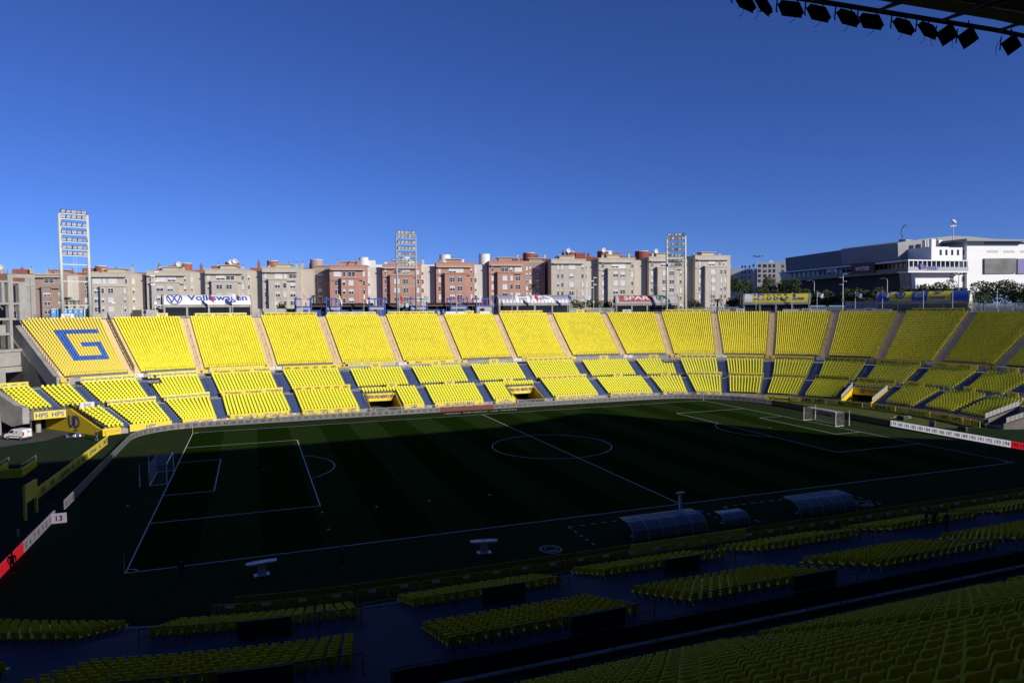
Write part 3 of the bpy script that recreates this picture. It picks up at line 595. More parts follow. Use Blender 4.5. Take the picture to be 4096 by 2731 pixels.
def logo(mb, kind, x, z, r, y, mi=0):
    P = lambda l: [(x+a*r, z+b*r) for a, b in l]
    if kind == 'vw':
        ring(mb, x, z, r, r*.13, y, mi); stroke(mb, P([(-.42, .78), (0, .02), (.42, .78)]), r*.17, y, mi); stroke(mb, P([(-.78, .35), (-.36, -.72), (0, -.02), (.36, -.72), (.78, .35)]), r*.17, y, mi)
    elif kind == 'star':
        stroke(mb, P([(-.9, -.5), (.6, .75)]), r*.3, y, mi); stroke(mb, P([(-.6, .8), (.85, -.75)]), r*.3, y, mi); stroke(mb, P([(-.1, .1), (1., .25)]), r*.25, y, mi); disc(mb, x-.75*r, z-.05*r, r*.16, y, mi)
    elif kind == 'fir':
        ring(mb, x, z, r, r*.16, y, mi); mb.add([(x+a*r, y, z+b*r) for a, b in ((-.55, -.35), (.55, -.35), (0, .72))], [(0, 1, 2)], mi); mb.add([(x+a*r, y, z+b*r) for a, b in ((-.12, -.62), (.12, -.62), (.12, -.35), (-.12, -.35))], [(0, 1, 2, 3)], mi)
    elif kind == 'ant':
        disc(mb, x-.5*r, z-.1*r, r*.5, y, mi); disc(mb, x+.3*r, z-.3*r, r*.42, y, mi); disc(mb, x-.35*r, z+.55*r, r*.4, y, mi); disc(mb, x+.85*r, z-.45*r, r*.35, y, mi)
    elif kind == 'bee':
        stroke(mb, P([(-1.2, .7), (-.4, .3), (0, -.2), (.4, .3), (1.2, .7)]), r*.25, y, mi); stroke(mb, P([(-.6, 0), (0, -.6), (.6, 0)]), r*.22, y, mi); disc(mb, x, z-.3*r, r*.3, y, mi)
    elif kind == 'shield':
        ring(mb, x, z, r*.8, r*.25, y, mi); stroke(mb, P([(-.5, .9), (.5, .9)]), r*.25, y, mi); disc(mb, x, z, r*.3, y, mi)
    elif kind == 'tz': stroke(mb, P([(-.7, .5), (0, .9), (.7, .5)]), r*.2, y, mi); stroke(mb, P([(-.3, .3), (-.3, -.7), (.4, -.7)]), r*.2, y, mi)
    elif kind == 'claw':
        for k in (-.55, 0, .55): stroke(mb, P([(k-.1, 1), (k+.05, .2), (k, -1)]), r*.22, y, mi)
    elif kind == 'ribbon':
        stroke(mb, P([(-1.2, .7), (-.8, -.5), (-.2, -.75), (.5, -.7), (.9, -.2), (1.15, .75)]), r*.3, y, 1); stroke(mb, P([(-.9, .5), (-.2, .3), (.6, .55)]), r*.18, y, 1)
        for k in (-.4, -.05, .3): stroke(mb, P([(k, -.25), (k+.12, .2)]), r*.2, y, 2)
redi = mat('red ink', (.45, .03, .03), .6)
greyi = mat('grey ink', (.22, .22, .20), .6)
def board(P0, P1, z0, z1, items, pm, label, cat='advertising board', group=None, imats=None, name='advertising_board', lead=None, hh=.55, wfit=.86, bold=0.0, shear=0.0, frame_m=None, tilt=0.0):
    """flat board from P0 to P1 (plan points), seen from the right-hand side of travel; items: list of (logo, text)"""
    P0, P1 = np.array(P0[:2], float), np.array(P1[:2], float); L = np.linalg.norm(P1-P0); c = (P0+P1)/2; d = (P1-P0)/L; rz = math.atan2(d[1], d[0])
    t = thing(name, label, cat, (c[0], c[1], z0), rz, group); H = z1-z0
    part('panel', MB().box(-L/2, L/2, 0, .06, 0, H), pm, t)
    if items:
        mb = MB(); cell = L/len(items)
        for i, (lg, tx) in enumerate(items):
            x = -L/2+cell*(i+.5); h = H*hh
            if tx:
                V, F, W, Hh = glyphs(tx, bold, shear); wd = min(W/Hh*h, cell*wfit*(.74 if lg else 1)); xo = .13*cell if lg and lg != 'fir' else (-.13*cell if lg else 0)
                textmb(tx, w_=wd, h=h, x=x+xo, z=H/2, y=-.012, bold=bold, shear=shear, mb=mb)
                if lg: logo(mb, lg, x+xo+(-(wd/2+h*.75) if lg != 'fir' else wd/2+h*.75), H/2, h*.6, -.012)
            elif lg: logo(mb, lg, x, H/2, h*.62, -.012)
        part('lettering', mb, imats or [ink], t)
    if frame_m:
        k = max(1, round(L/3.4))
        for i in range(1, k): part('joint', MB().box(-L/2+L*i/k-.03, -L/2+L*i/k+.03, -.02, .0, 0, H), frame_m, t)
    return t
def obrd(s0, s1, R, z0, z1, items, pm, label, **k): return board(oval(s0, R)[0], oval(s1, R)[0], z0, z1, items, pm, label, **k)
VW, CX, HP, LPv, BI, OV, TI, HU, LI, SP = [('vw', 'Volkswagen')], [('star', 'CaixaBank')], [(None, 'HPS')], [(None, 'LA PROVINCIA')], [(None, 'Binter')], [('tz', 'OVISO')], [(None, 'TIPSA')], [('bee', 'hummel')], [('ant', 'LITOGRAFIA')], [('fir', 'SPAR')]
def small(s, R, z0, z1, pm, label, wd=2.4):
    p, n_ = oval(s, R); d = np.array([n_[1], -n_[0]])
    return board(p-d*wd/2, p+d*wd/2, z0, z1, [('ribbon', None)], pm, label, imats=[ink, inkb, redi], hh=.7)
ORD = ['first', 'second', 'third', 'fourth', 'fifth']
upper = {2: (CX*3, ypale, .0, 0), 3: (HP*8, ybord, 0, 0), 4: (LPv*4, ypale, 0, 0), 5: (BI*6, ybord, .02, .25), 7: (OV*9, ybord, 0, 0), 10: (TI*6, ypale, .02, 0), 14: (LI*4, ybord, 0, 0)}
for q, (it, pm, bo, sh) in upper.items():
    a, b = US[q], US[q+1]; tx = it[0][1]; bo = .02
    obrd(a[1]+.5, b[0]-.5, 87.15, 19.42, 20.42, it, pm, 'long %s board along the top of the upper tier' % ('repeated '+tx), group='boards along the top of the upper tier', bold=bo, shear=sh, imats=[inkk if tx in ('HPS', 'TIPSA', 'Binter') else ink if tx != 'LA PROVINCIA' else greyi], frame_m=galv if q == 2 else None)
wb_ = mat('white board', (.66, .68, .70), .5, .06, 1.0)
for q, nb in ((6, 4), (12, 2), (13, 2), (15, 4)):
    a, b = US[q][1]+.5, US[q+1][0]-.5
    for i in range(nb):
        if q == 6 and i == 2: continue
        obrd(a+(b-a)*(i+.04)/nb, a+(b-a)*(i+.96)/nb, 87.15, 19.42, 20.3, None, wb_, 'blank white board above the %s, %s from left' % ({6: 'faded letter N block', 12: 'block below the FANCLUB pavilion', 13: 'block between the two right pavilions', 15: 'shaded block near the right edge'}[q], ORD[i]), group='blank white boards')
for s, pm, d in ((-56.2, wb_, 'above the blue G'), (-47.6, ypale, 'above the faded letter R'), (13.9, ybord, 'between the blank white boards'), (40.7, ybord, 'beside the orange box'), (47.2, wb_, 'above the faded letter I'), (55.5, wb_, 'before the TIPSA boards'), (62.2, wb_, 'left of the FANCLUB pavilion'), (70.3, wb_, 'below the FANCLUB pavilion'), (77.5, wb_, 'below the shaded trees')):
    small(s, 87.0, 19.44, 20.5, pm, 'small board with a ribbon logo on the top walkway, '+d)
for q, it, pm, bo, sh in ((2, CX*3, ypale, 0, 0), (4, LPv*3, ypale, 0, 0), (5, BI*2, ybord, .02, .25), (7, OV*8, ybord, 0, 0), (10, TI*4, ypale, .02, 0), (14, LI*3, ybord, 0, 0)):
    a, b = US[q], US[q+1]; tx = it[0][1]; bo = .02
    obrd(a[3]+.35, b[2]-.35, 66.0, 7.95, 8.85, it, pm, '%s board hung on the front rail of the upper tier' % tx, group='front rail boards of the upper tier', bold=bo, shear=sh, imats=[inkk if tx in ('TIPSA', 'Binter') else ink if tx != 'LA PROVINCIA' else greyi], frame_m=galv if q == 2 else None)
midb = [('leftmost', HP*3, ybord), None, ('left', VW*4, ypale), ('right', VW*4, ypale), ('', CX*3, ybord), ('left', HP*6, ybord), None, None, None, ('', OV*9, ybord), None, None, ('', TI*6, ypale), ('left', HU*4, ybord), ('right', HU*4, ybord), ('shaded', HP*6, ybord), ('', LI*2, ybord), ('', SP*2, ybord), None]
for q in range(-1, len(LUS)-1):
    a = LUS[q] if q >= 0 else (0, -66.75, 0, -67.1); b = LUS[q+1]; e = midb[q+1]
    if e: obrd(a[1]+.05, b[0]-.05, 63.35, 7.62, 8.72 if q >= 0 else 8.5, e[1], e[2], ' '.join(('%s %s board behind the middle tier seats' % (e[0], e[1][0][1])).split()), group='boards behind the middle tier', imats=[inkb if q == -1 else inkk if e[1][0][1] in ('HPS', 'TIPSA', 'SPAR') else ink], frame_m=galv if q == 3 else None, hh=.45 if e[1] is not VW else .4, bold=.02)
    elif q >= 1: small((a[1]+b[0])/2, 63.4, 7.7, 8.7, ybord, 'small ribbon logo board behind middle block '+LUN[q+1])
for q in range(-1, len(LLS)):
    a = LLS[q] if q >= 0 else (0, -63.1, 0, -62.5); b = LLS[q+1] if q+1 < len(LLS) else (108.3, 0, 0, 0); e = (midb[2:]+[None])[q+1] if q+1 < 18 else None
    if q == -1: small(-61.8, 53.7, 3.9, 4.95, wb_, 'small white ribbon logo board above the slanted UD wall'); continue
    e = [None, midb[2], midb[3], midb[4], midb[5], None, None, None, midb[9], None, None, midb[12], midb[13], midb[14], midb[15], midb[16], midb[17], None, None][q+1]
    if e: 
        hi = b[0]-.05 if q != 15 else a[1]+3.0
        obrd(a[1]+.05, hi, 53.75, 4.05, 5.1, e[1] if q != 15 else SP, e[2], ' '.join(('%s %s board between the middle and front tiers' % (e[0], e[1][0][1])).split()), group='boards behind the front tier', imats=[inkk if e[1][0][1] in ('HPS', 'TIPSA', 'SPAR') else ink], frame_m=galv if q == 2 else None, hh=.45 if e[1] is not VW else .4, bold=.02)
    else: small((a[1]+b[0])/2 if q != 4 else -14.2, 53.8, 4.1, 5.1, ybord, 'small ribbon logo board behind front block '+LLN[q+1])
# sign plates at the head of the middle stairs
for q, s in enumerate(LUS[1:18]):
    p, n_ = oval((s[0]+s[1])/2, 66.0); d = np.array([n_[1], -n_[0]]); wdt = 2.5
    yel = q % 2 == 0
    t = board(p-d*wdt/2, p+d*wdt/2, 7.75, 8.5, None, yell if yel else wb_, ('yellow sign with blue square' if yel else 'white sign with small star')+' right of block '+' '.join(LUN[q+1].split(',')[0].split()[:8]), cat='sign', group='stair head signs', name='stair_sign')
    part('emblem', MB().box(-.22, .22, -.012, .0, .12, .62) if yel else MB().box(-.3, .3, -.012, 0, .15, .2).box(-.1, .1, -.012, 0, .3, .55), inkb if yel else greyi, t)
# guard rails along the fronts of the upper blocks and between the lower tiers
def orail(s0, s1, R, z, h, label, group, mesh_=False, m_=None, fn=oval):
    mb = MB(); k = max(2, int(abs(ell(s1, R)-ell(s0, R))/1.9)); P = lambda s, zz: (*fn(s, R)[0], zz)
    for i in range(k+1): s = s0+(s1-s0)*i/k; mb.bar(P(s, z), P(s, z+h), .028, 5)
    for i in range(k):
        a, b = s0+(s1-s0)*i/k, s0+(s1-s0)*(i+1)/k
        for hh in (h, h*.55): mb.bar(P(a, z+hh), P(b, z+hh), .025, 5)
        if mesh_: mb.quad(P(a, z+.05), P(b, z+.05), P(b, z+h*.52), P(a, z+h*.52), 1)
    return wthing('guard_rail', mb, [m_ or steel, mat('mesh infill', (.16, .16, .13), .7)], label, 'railing', group)
for q in range(16):
    a, b = US[q], US[q+1]
    orail(a[3]+.2, b[2]-.2, 66.2, 8.40, 1.05, 'grey guard rail before the upper '+['blue G block', 'faded R block right of the G', 'CaixaBank block', 'HPS block', 'LA PROVINCIA block', 'Binter block', 'block with blank white boards', 'block below the HPS pavilion', 'block beside the orange box', 'faded I block', 'TIPSA block', 'block left of the FANCLUB pavilion', 'block below the FANCLUB pavilion', 'block between the two right pavilions', 'block below the hummel pavilion', 'shaded block near the right edge'][q], 'front rails of the upper tier', q not in (2, 4, 5, 7, 10, 14))
for q in range(len(LUS)-1):
    a, b = LUS[q], LUS[q+1]
    if (q-2 in (0, 1, 2, 3)) or q in (9, 12, 13, 14): continue
    orail(a[3], b[3], 54.6, 3.71, .95, 'thin grey rail before middle block '+LUN[q+1].split(',')[0], 'walkway rails', False, galv)
orail(-59.8, 104, 88.6, 19.37, 1.0, 'long grey rail along the top walkway of the stand', 'top walkway rail')
# ---------------------------------------------------------------- tunnels through the front tier
for q, (a, b) in enumerate(VOM):
    lab = ['left yellow players tunnel with two PíO PíO signs', 'middle yellow tunnel with two PíO PíO signs', 'shaded yellow tunnel with a Monster sign', 'dark tunnel with grey ramp fence at the right edge'][q]
    p, n_ = oval((a+b)/2, 45.5); base = (p[0], p[1], 0); t = thing('stand_tunnel', lab, 'tunnel', base, 0, 'tunnels through the front tier')
    def tp(nm, mb, mt): mb.local(base); return part(nm, mb, mt, t)
    for nm, s in (('side_wall', a), ('side_wall', b)):
        e = .16 if s == a else -.16; mb = MB()
        prof = [(44.6, -.03), (44.6, .95), (45.5, 1.05), (51.4, 3.05), (54.4, 3.05), (54.4, -.03)]
        V = [(*oval(s+e*k, R)[0], z) for k in (0, 1) for R, z in prof]; n = len(prof)
        mb.add(V, [tuple(range(n)), tuple(range(2*n-1, n-1, -1))]+[(i, n+i, n+(i+1) % n, (i+1) % n) for i in range(n)]); tp(nm, mb, yell if q < 3 else concrete_d)  # last tunnel: walls and header coloured dark instead of yellow, painting in shade
        mb = MB()
        for k in range(9):
            r0, r1 = 45.0+k*.72, 45.0+k*.72+.68; z0, z1 = .95+(r0-45)*.335, .95+(r1-45)*.335; g = lambda R, z: (*oval(s, R)[0], z)
            mb.path([g(r0, z0), g(r0, z0+1.0), g(r1, z1+1.0), g(r1, z1)], .025, 4); mb.bar(g(r0, z0+.5), g(r1, z1+.5), .02, 4)
            if q >= 2: mb.quad(g(r0, z0+.1), g(r1, z1+.1), g(r1, z1+.95), g(r0, z0+.95), 1)
        tp('side_rail', mb, [galv if q >= 2 else steel, mat('perforated panel', (.35, .36, .37), .5)])
    mb = MB(); sweep(mb, [(50.85, 1.55), (51.25, 3.12), (51.4, 3.12), (51.1, 1.55)], a+.2, b-.2, 1.5); tp('header', mb, yell if q < 3 else concrete_d)
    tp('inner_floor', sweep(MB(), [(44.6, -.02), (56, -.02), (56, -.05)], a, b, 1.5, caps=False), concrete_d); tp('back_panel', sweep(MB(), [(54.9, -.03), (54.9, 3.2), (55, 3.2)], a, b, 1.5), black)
    if q < 2:
        for f in (.27, .75):
            s = a+(b-a)*f; p2, n2 = oval(s, 50.95); lm = MB(); textmb('PíO PíO', w_=2.2, h=.7, x=.25, z=2.48, y=-.07, bold=.02, mb=lm); disc(lm, -1.25, 2.48, .36, -.07); textmb('UD', h=.26, x=-1.25, z=2.48, y=-.085, bold=.01, mb=lm, mi=1)
            o = part('lettering', lm, [ink, ypale], t, loc=(p2[0]-p[0], p2[1]-p[1], 0), rz=math.atan2(-n2[0], n2[1]))
    elif q == 2:
        p2, n2 = oval((a+b)/2, 50.95); lm = MB(); textmb('MONSTER', w_=3.0, h=.42, x=.5, z=2.5, y=-.07, mb=lm); logo(lm, 'claw', -1.5, 2.45, .5, -.07); part('lettering', lm, inkk, t, loc=(p2[0]-p[0], p2[1]-p[1], 0), rz=math.atan2(-n2[0], n2[1]))
# ---------------------------------------------------------------- boards along the foot of the stand
fb = [(-60.2, -54.6, HP), (-53.0, -47.8, [(None, 'mundaCanarias')]), (-45.6, -36.0, CX*2), (-33.6, -22.6, HP*4), (-13.5, -9.2, [(None, 'UD')]), (-6.9, 3.8, [(None, 'UD LAS PALMAS')]), (6.6, 11.2, HP), (20.8, 31.5, OV*4), (34.8, 44.2, SP*3), (46.6, 51.6, LI), (53.6, 58.6, TI*2)]
for a, b, it in fb: obrd(a, b, 44.75, .25, 1.5, it, ybord, 'yellow %s board at the foot of the far stand%s' % (it[0][1], {-60.2: ' by the evacuation post', -33.6: ' left of the left tunnel', 6.6: ' left of the middle tunnel'}.get(a, '')), group='boards at the foot of the far stand', hh=.55, bold=.02, imats=[inkb])
def sx(x, R=41.3, z=.5): return s_at(x, R, z)
for x0, x1, it, d in ((3063, 3164, HU, ''), (3202, 3304, HP*2, 'left '), (3345, 3449, LI, ''), (3487, 3581, SP, 'left '), (3617, 3719, [(None, 'Cordial')], ''), (3754, 3851, HP*2, 'right '), (3886, 4019, [('shield', 'UD LAS PALMAS')], ''), (4022, 4120, SP, 'right ')):
    obrd(sx(x0), sx(x1), 41.3, .08, 1.15, it, ybord, d+it[0][1]+' board on the turf edge below the right stand', group='turf edge boards on the right', bold=.02 if it[0][1] != 'Cordial' else 0, hh=.72, wfit=.95, imats=[mat('deep ink', (.008, .008, .012), .8)])
for x0, x1, d in ((3167, 3200, 'hummel and HPS'), (3307, 3343, 'HPS and LITOGRAFIA'), (3452, 3485, 'LITOGRAFIA and SPAR'), (3584, 3614, 'SPAR and Cordial'), (3722, 3752, 'Cordial and HPS'), (3854, 3884, 'HPS and UD LAS PALMAS')):
    obrd(sx(x0), sx(x1), 41.2, .18, 1.1, [('shield', 'UD')], ybord, 'small club gate board between the %s boards' % d, group='club gate boards', imats=[greyi], hh=.35)
# pedestrian barriers
bm_ = MB().path([(-1.1, 0, .12), (-1.1, 0, 1.02), (-1.0, 0, 1.1), (1.0, 0, 1.1), (1.1, 0, 1.02), (1.1, 0, .12), (-1.1, 0, .12)], .024, 5)
for k in np.linspace(-.95, .95, 13): bm_.bar((k, 0, .12), (k, 0, 1.1), .011, 4)
for x in (-.75, .75): bm_.bar((x, -.28, .02), (x, .28, .02), .022, 4).bar((x, 0, .02), (x, 0, .12), .02, 4)
bm_.box(-.28, .28, -.012, .012, .82, 1.0, 1)
barm = bm_.mesh('barrier', [mat('barrier yellow', (.72, .55, .08), .5), white]); barw = bm_.mesh('barrier', [mat('barrier white', (.7, .68, .6), .5), inkb]); baro = bm_.mesh('barrier', [mat('barrier orange', (.62, .30, .04), .5), mat('barrier plate', (.75, .7, .5), .5)])
def barriers(s0, s1, R, me, label, group, fn=oval, n=None, z=0.0):
    L = abs(ell(s1, R)-ell(s0, R)); k = n or int(L/2.32)
    for i in range(k):
        s = lle(ell(s0, R)+(ell(s1, R)-ell(s0, R))*(i+.5)/k, R); p, n_ = fn(s, R)
        tag(obj('crowd_barrier', me, None, (p[0]+random.uniform(-.06, .06), p[1]+random.uniform(-.06, .06), z), math.atan2(-n_[0], n_[1])+random.uniform(-.04, .04)), label, 'barrier', group)
barriers(-58.5, -22, 43.4, barm, 'yellow crowd barrier before the left half of the far stand', 'crowd barriers left of the tunnels')
barriers(-22, 6, 43.4, barw, 'pale crowd barrier before the left tunnel and centre of the far stand', 'crowd barriers at the left tunnel')
barriers(6, 60, 43.4, barw, 'pale crowd barrier before the middle tunnel and right half of the far stand', 'crowd barriers at the middle tunnel')
barriers(62, 110, 42.2, baro, 'orange and white crowd barrier behind the turf edge boards on the right', 'crowd barriers on the right')
barriers(-44, 45, 47.0, barm, 'shaded yellow crowd barrier before the near stand', 'near crowd barriers', nov)
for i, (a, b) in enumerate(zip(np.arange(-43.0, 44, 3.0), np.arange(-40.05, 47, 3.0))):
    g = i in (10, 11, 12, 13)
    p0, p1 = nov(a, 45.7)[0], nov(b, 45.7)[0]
    if not g: board(p0, p1, .05, 1.05, None, mat('board shaded yellow', (.30, .215, .02), .7, .2, .8), 'plain yellow touchline board in the shade of the near side', group='near touchline boards')  # board yellow darkened in the colour itself, standing in for near-side shade
p0, p1 = nov(-13.0, 45.7)[0], nov(-1.05, 45.7)[0]
t = board(p1, p0, .05, 1.05, [('shield', 'UD LAS PALMAS')], ybord, 'yellow UD LAS PALMAS board between the two dugouts', hh=.6); t.rotation_euler.z += 0
# ---------------------------------------------------------------- left end: stringer walls, gate, UD wall
def radial_wall(name, s, th, prof, mt, parent_label=None, cat='wall', parent=None):
    mb = MB(); n = len(prof); V = [(*oval((s(R) if callable(s) else s)+k, R)[0], z) for k in (0, th) for R, z in prof]
    mb.add(V, [tuple(range(n)), tuple(range(2*n-1, n-1, -1))]+[(i, n+i, n+(i+1) % n, (i+1) % n) for i in range(n)])
    return wthing(name, mb, mt, parent_label, cat)
sl_ = lambda R: 8.40+(R-67.5)*.5696
radial_wall('stringer_wall', lambda R: -61.2+(R-67.5)/19.25*.42, .46, [(66.3, 7.1), (66.3, 8.75), (67.5, 8.9), (87.5, 20.1), (90, 20.1), (90, 18), (87.5, 16.9), (70, 6.9)], concrete, 'wide sloping concrete edge beam left of the blue G block')
mb = MB(); 
for k in range(22):
    R0, R1 = 67.5+k*.9, 67.5+(k+.9)*.9; g = lambda R, h: (*oval(-60.78+(R-67.5)/19.25*.42, R)[0], sl_(R)+h)
    mb.path([g(R0, .5), g(R0, 1.3), g(R1, 1.3), g(R1, .5)], .03, 4)
wthing('sloping_rail', mb, steel, 'dark sloping handrail on the left edge of the blue G block', 'railing')
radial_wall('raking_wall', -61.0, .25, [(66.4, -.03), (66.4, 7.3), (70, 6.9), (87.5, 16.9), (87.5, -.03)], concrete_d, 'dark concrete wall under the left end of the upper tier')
radial_wall('gate_wall', -67.95, .55, [(53.2, 2.2), (53.2, 5.0), (55.2, 5.3), (64, 8.9), (76, 13.6), (76, 7.0), (63, 3.6), (56, 1.6)], concrete, 'sloping concrete side wall above the van')
mb = MB()
for k in range(9):
    R0, R1 = 55.2+k*.98, 55.2+(k+.95)*.98; g = lambda R, h: (*oval(-67.35, R)[0], 4.4+(R-55)*.4+h)
    mb.path([g(R0, .5), g(R0, 1.4), g(R1, 1.4), g(R1, .5)], .03, 4)
wthing('sloping_rail', mb, steel, 'dark sloping handrail beside the seats above the vehicle gate', 'railing')
udp = [(43.4, -.03), (43.4, .8), (45.5, 1.25), (53.6, 4.05), (58.5, 4.05), (61.5, 3.0), (61.5, -.03)]
ud = thing('painted_wall', 'slanted yellow wall with blue UD lettering beside the gate', 'wall', (*oval(-63.4, 52)[0], 0))
bx_ = ud.location; mb = MB(); n = len(udp); V = [(*oval(-63.55+k, R)[0], z) for k in (0, .28) for R, z in udp]
mb.add(V, [tuple(range(n)), tuple(range(2*n-1, n-1, -1))]+[(i, n+i, n+(i+1) % n, (i+1) % n) for i in range(n)]); mb.local(bx_); part('wall_face', mb, yell, ud)
g0, g1 = np.array(oval(-63.55, 61)[0]), np.array(oval(-63.55, 44)[0]); d_ = (g1-g0)/np.linalg.norm(g1-g0); nn = np.array([d_[1], -d_[0]]); tm = textmb('UD', w_=3.3, h=2.2, bold=.01); stroke(tm, [(-.2, -1.5), (1.0, -1.42)], .16, 0)
c_ = g0+d_*8.6+nn*.05
V = [(c_[0]+d_[0]*x+nn[0]*.03, c_[1]+d_[1]*x+nn[1]*.03, 1.9+z) for x, y, z in tm.v]; mb = MB().add(V, tm.f); mb.local(bx_); part('lettering', mb, inkb, ud)
mb = MB()
for k in range(11):
    R0, R1 = 44.2+k*.95, 44.2+(k+1)*.95; zf = lambda R: np.interp(R, [43.4, 45.5, 53.6, 62], [.8, 1.25, 4.05, 4.05]); g = lambda R, h: (*oval(-63.4, R)[0], zf(R)+h)
    mb.path([g(R0, 0), g(R0-.1, .9), g(R0+.25, 1.15)], .035, 5); mb.bar(g(R0+.2, 1.15), g(R1+.2, 1.15), .03, 5); mb.bar(g(R0, .7), g(R1, .7), .03, 5); mb.quad(g(R0, .08), g(R1, .08), g(R1, .68), g(R0, .68), 1)
wthing('slanted_fence', mb, [black, mat('dark mesh', (.05, .05, .045), .7)], 'black slanted fence on top of the yellow UD wall', 'fence')
gate = thing('gate_bridge', 'dark bridge over the vehicle gate below the left seats', 'bridge', (*oval(-65.5, 54.5)[0], 0)); gl = gate.location
def gp(nm, mb, mt): mb.local(gl); return part(nm, mb, mt, gate)
gp('beam', sweep(MB(), [(54.3, 2.55), (54.3, 4.0), (55, 4.0), (55, 3.4), (66, 3.9), (66, 3.2), (55, 2.55)], -67.8, -63.6, 1.0), concrete_d)
for s, R, r, mt in ((-66.9, 54.4, .16, steel), (-67.6, 56.4, .16, steel)): p = oval(s, R)[0]; gp('steel_post', MB().bar((p[0], p[1], -.03), (p[0], p[1], 2.7), r, 8), mt)
for x, y in ((-77.9, 45.5), (-83.5, 44.8), (-86.8, 43.2)): gp('concrete_column', MB().bar((x, y, -.03), (x, y, 4.2), .42, 14), concrete)
gp('rear_wall', MB().add([(-96, 52, -.03), (-70, 62, -.03), (-70, 62, 6), (-96, 52, 6)], [(0, 1, 2, 3)]), concrete_d)
board((-97.0, 46.0), (-85.5, 50.2), .3, 1.7, [(None, 'UD LAS PALMAS')], ybord, 'yellow LAS PALMAS board in the dark behind the van', imats=[greyi])
obrd(-66.7, -63.8, 54.15, 2.62, 3.95, HP*2, ybord, 'yellow HPS HPS board on the bridge over the gate', imats=[inkb], hh=.62, bold=.02, wfit=.8)
orail(-67.7, -63.7, 54.4, 4.0, .9, 'dark rail above the HPS board over the gate', 'gate rails')
board((-66.3, 35.6), (-63.9, 37.3), .1, 1.35, [(None, 'PUESTO DE EVACUACION')], yell, 'low yellow evacuation post board beside the standing person', imats=[greyi], hh=.3)
# ---------------------------------------------------------------- yellow board line and portal on the left side
yl = [(-65.4, -5.6), (-65.15, 1.6), (-64.95, 7.2), (-64.8, 12.2), (-64.65, 16.4), (-64.5, 21.0), (-64.4, 25.0), (-64.3, 28.0)]
for i, it in enumerate([HP*2, [('shield', 'LIZARRAN')], HP*2, [(None, 'MAPFRE')], VW, [('ant', None)], [(None, 'CAMPUS.CD')]]):
    board(yl[i], yl[i+1], .05, 1.35, it, ybord, ['shaded HPS board nearest the yellow portal', 'shaded yellow board between the two HPS boards', 'shaded HPS board next to the MAPFRE board', 'yellow MAPFRE board at the edge of the shadow', 'yellow Volkswagen board left of the pitch', 'yellow board with blue logo left of the pitch', 'bright yellow end board near the person with backpack'][i], group='yellow boards left of the pitch', imats=[inkb if i > 3 else inkk], hh=.5, bold=.02)
pt = thing('sign_portal', 'tall yellow sign portal in the dark at the left', 'portal', (-64.2, -12.8, 0), math.radians(86))
part('sign_panel', MB().box(-1.6, 1.6, -.1, .1, 1.7, 3.5), ybord, pt)
for x in (-1.5, 1.5): part('leg', MB().box(x-.12, x+.12, -.12, .12, 0, 3.5), ybord, pt)
bx = thing('stair_pit', 'yellow walled stair pit with metal rails at the left edge', 'stair pit', (-71.2, 11.0, 0))
part('front_wall', MB().box(-3.6, .9, -3.6, -3.4, 0, 1.1), yell, bx); part('side_wall', MB().add([(.7, -3.4, 0), (.7, 3.0, 0), (.7, 3.0, .9), (.7, -3.4, 1.1), (.9, -3.4, 0), (.9, 3.0, 0), (.9, 3.0, .9), (.9, -3.4, 1.1)], [(0, 1, 2, 3), (7, 6, 5, 4), (3, 2, 6, 7), (1, 5, 6, 2)]), yell, bx)
part('inner_wall', MB().box(-2.4, -2.2, -3.3, 2.4, 0, .95), yell, bx)
for x in (.8, -2.3): part('rail', MB().path([(x, -3.3, 1.1), (x, -3.3, 1.55), (x, 3.0, 1.5), (x, 3.0, .9)], .04), galv, bx)
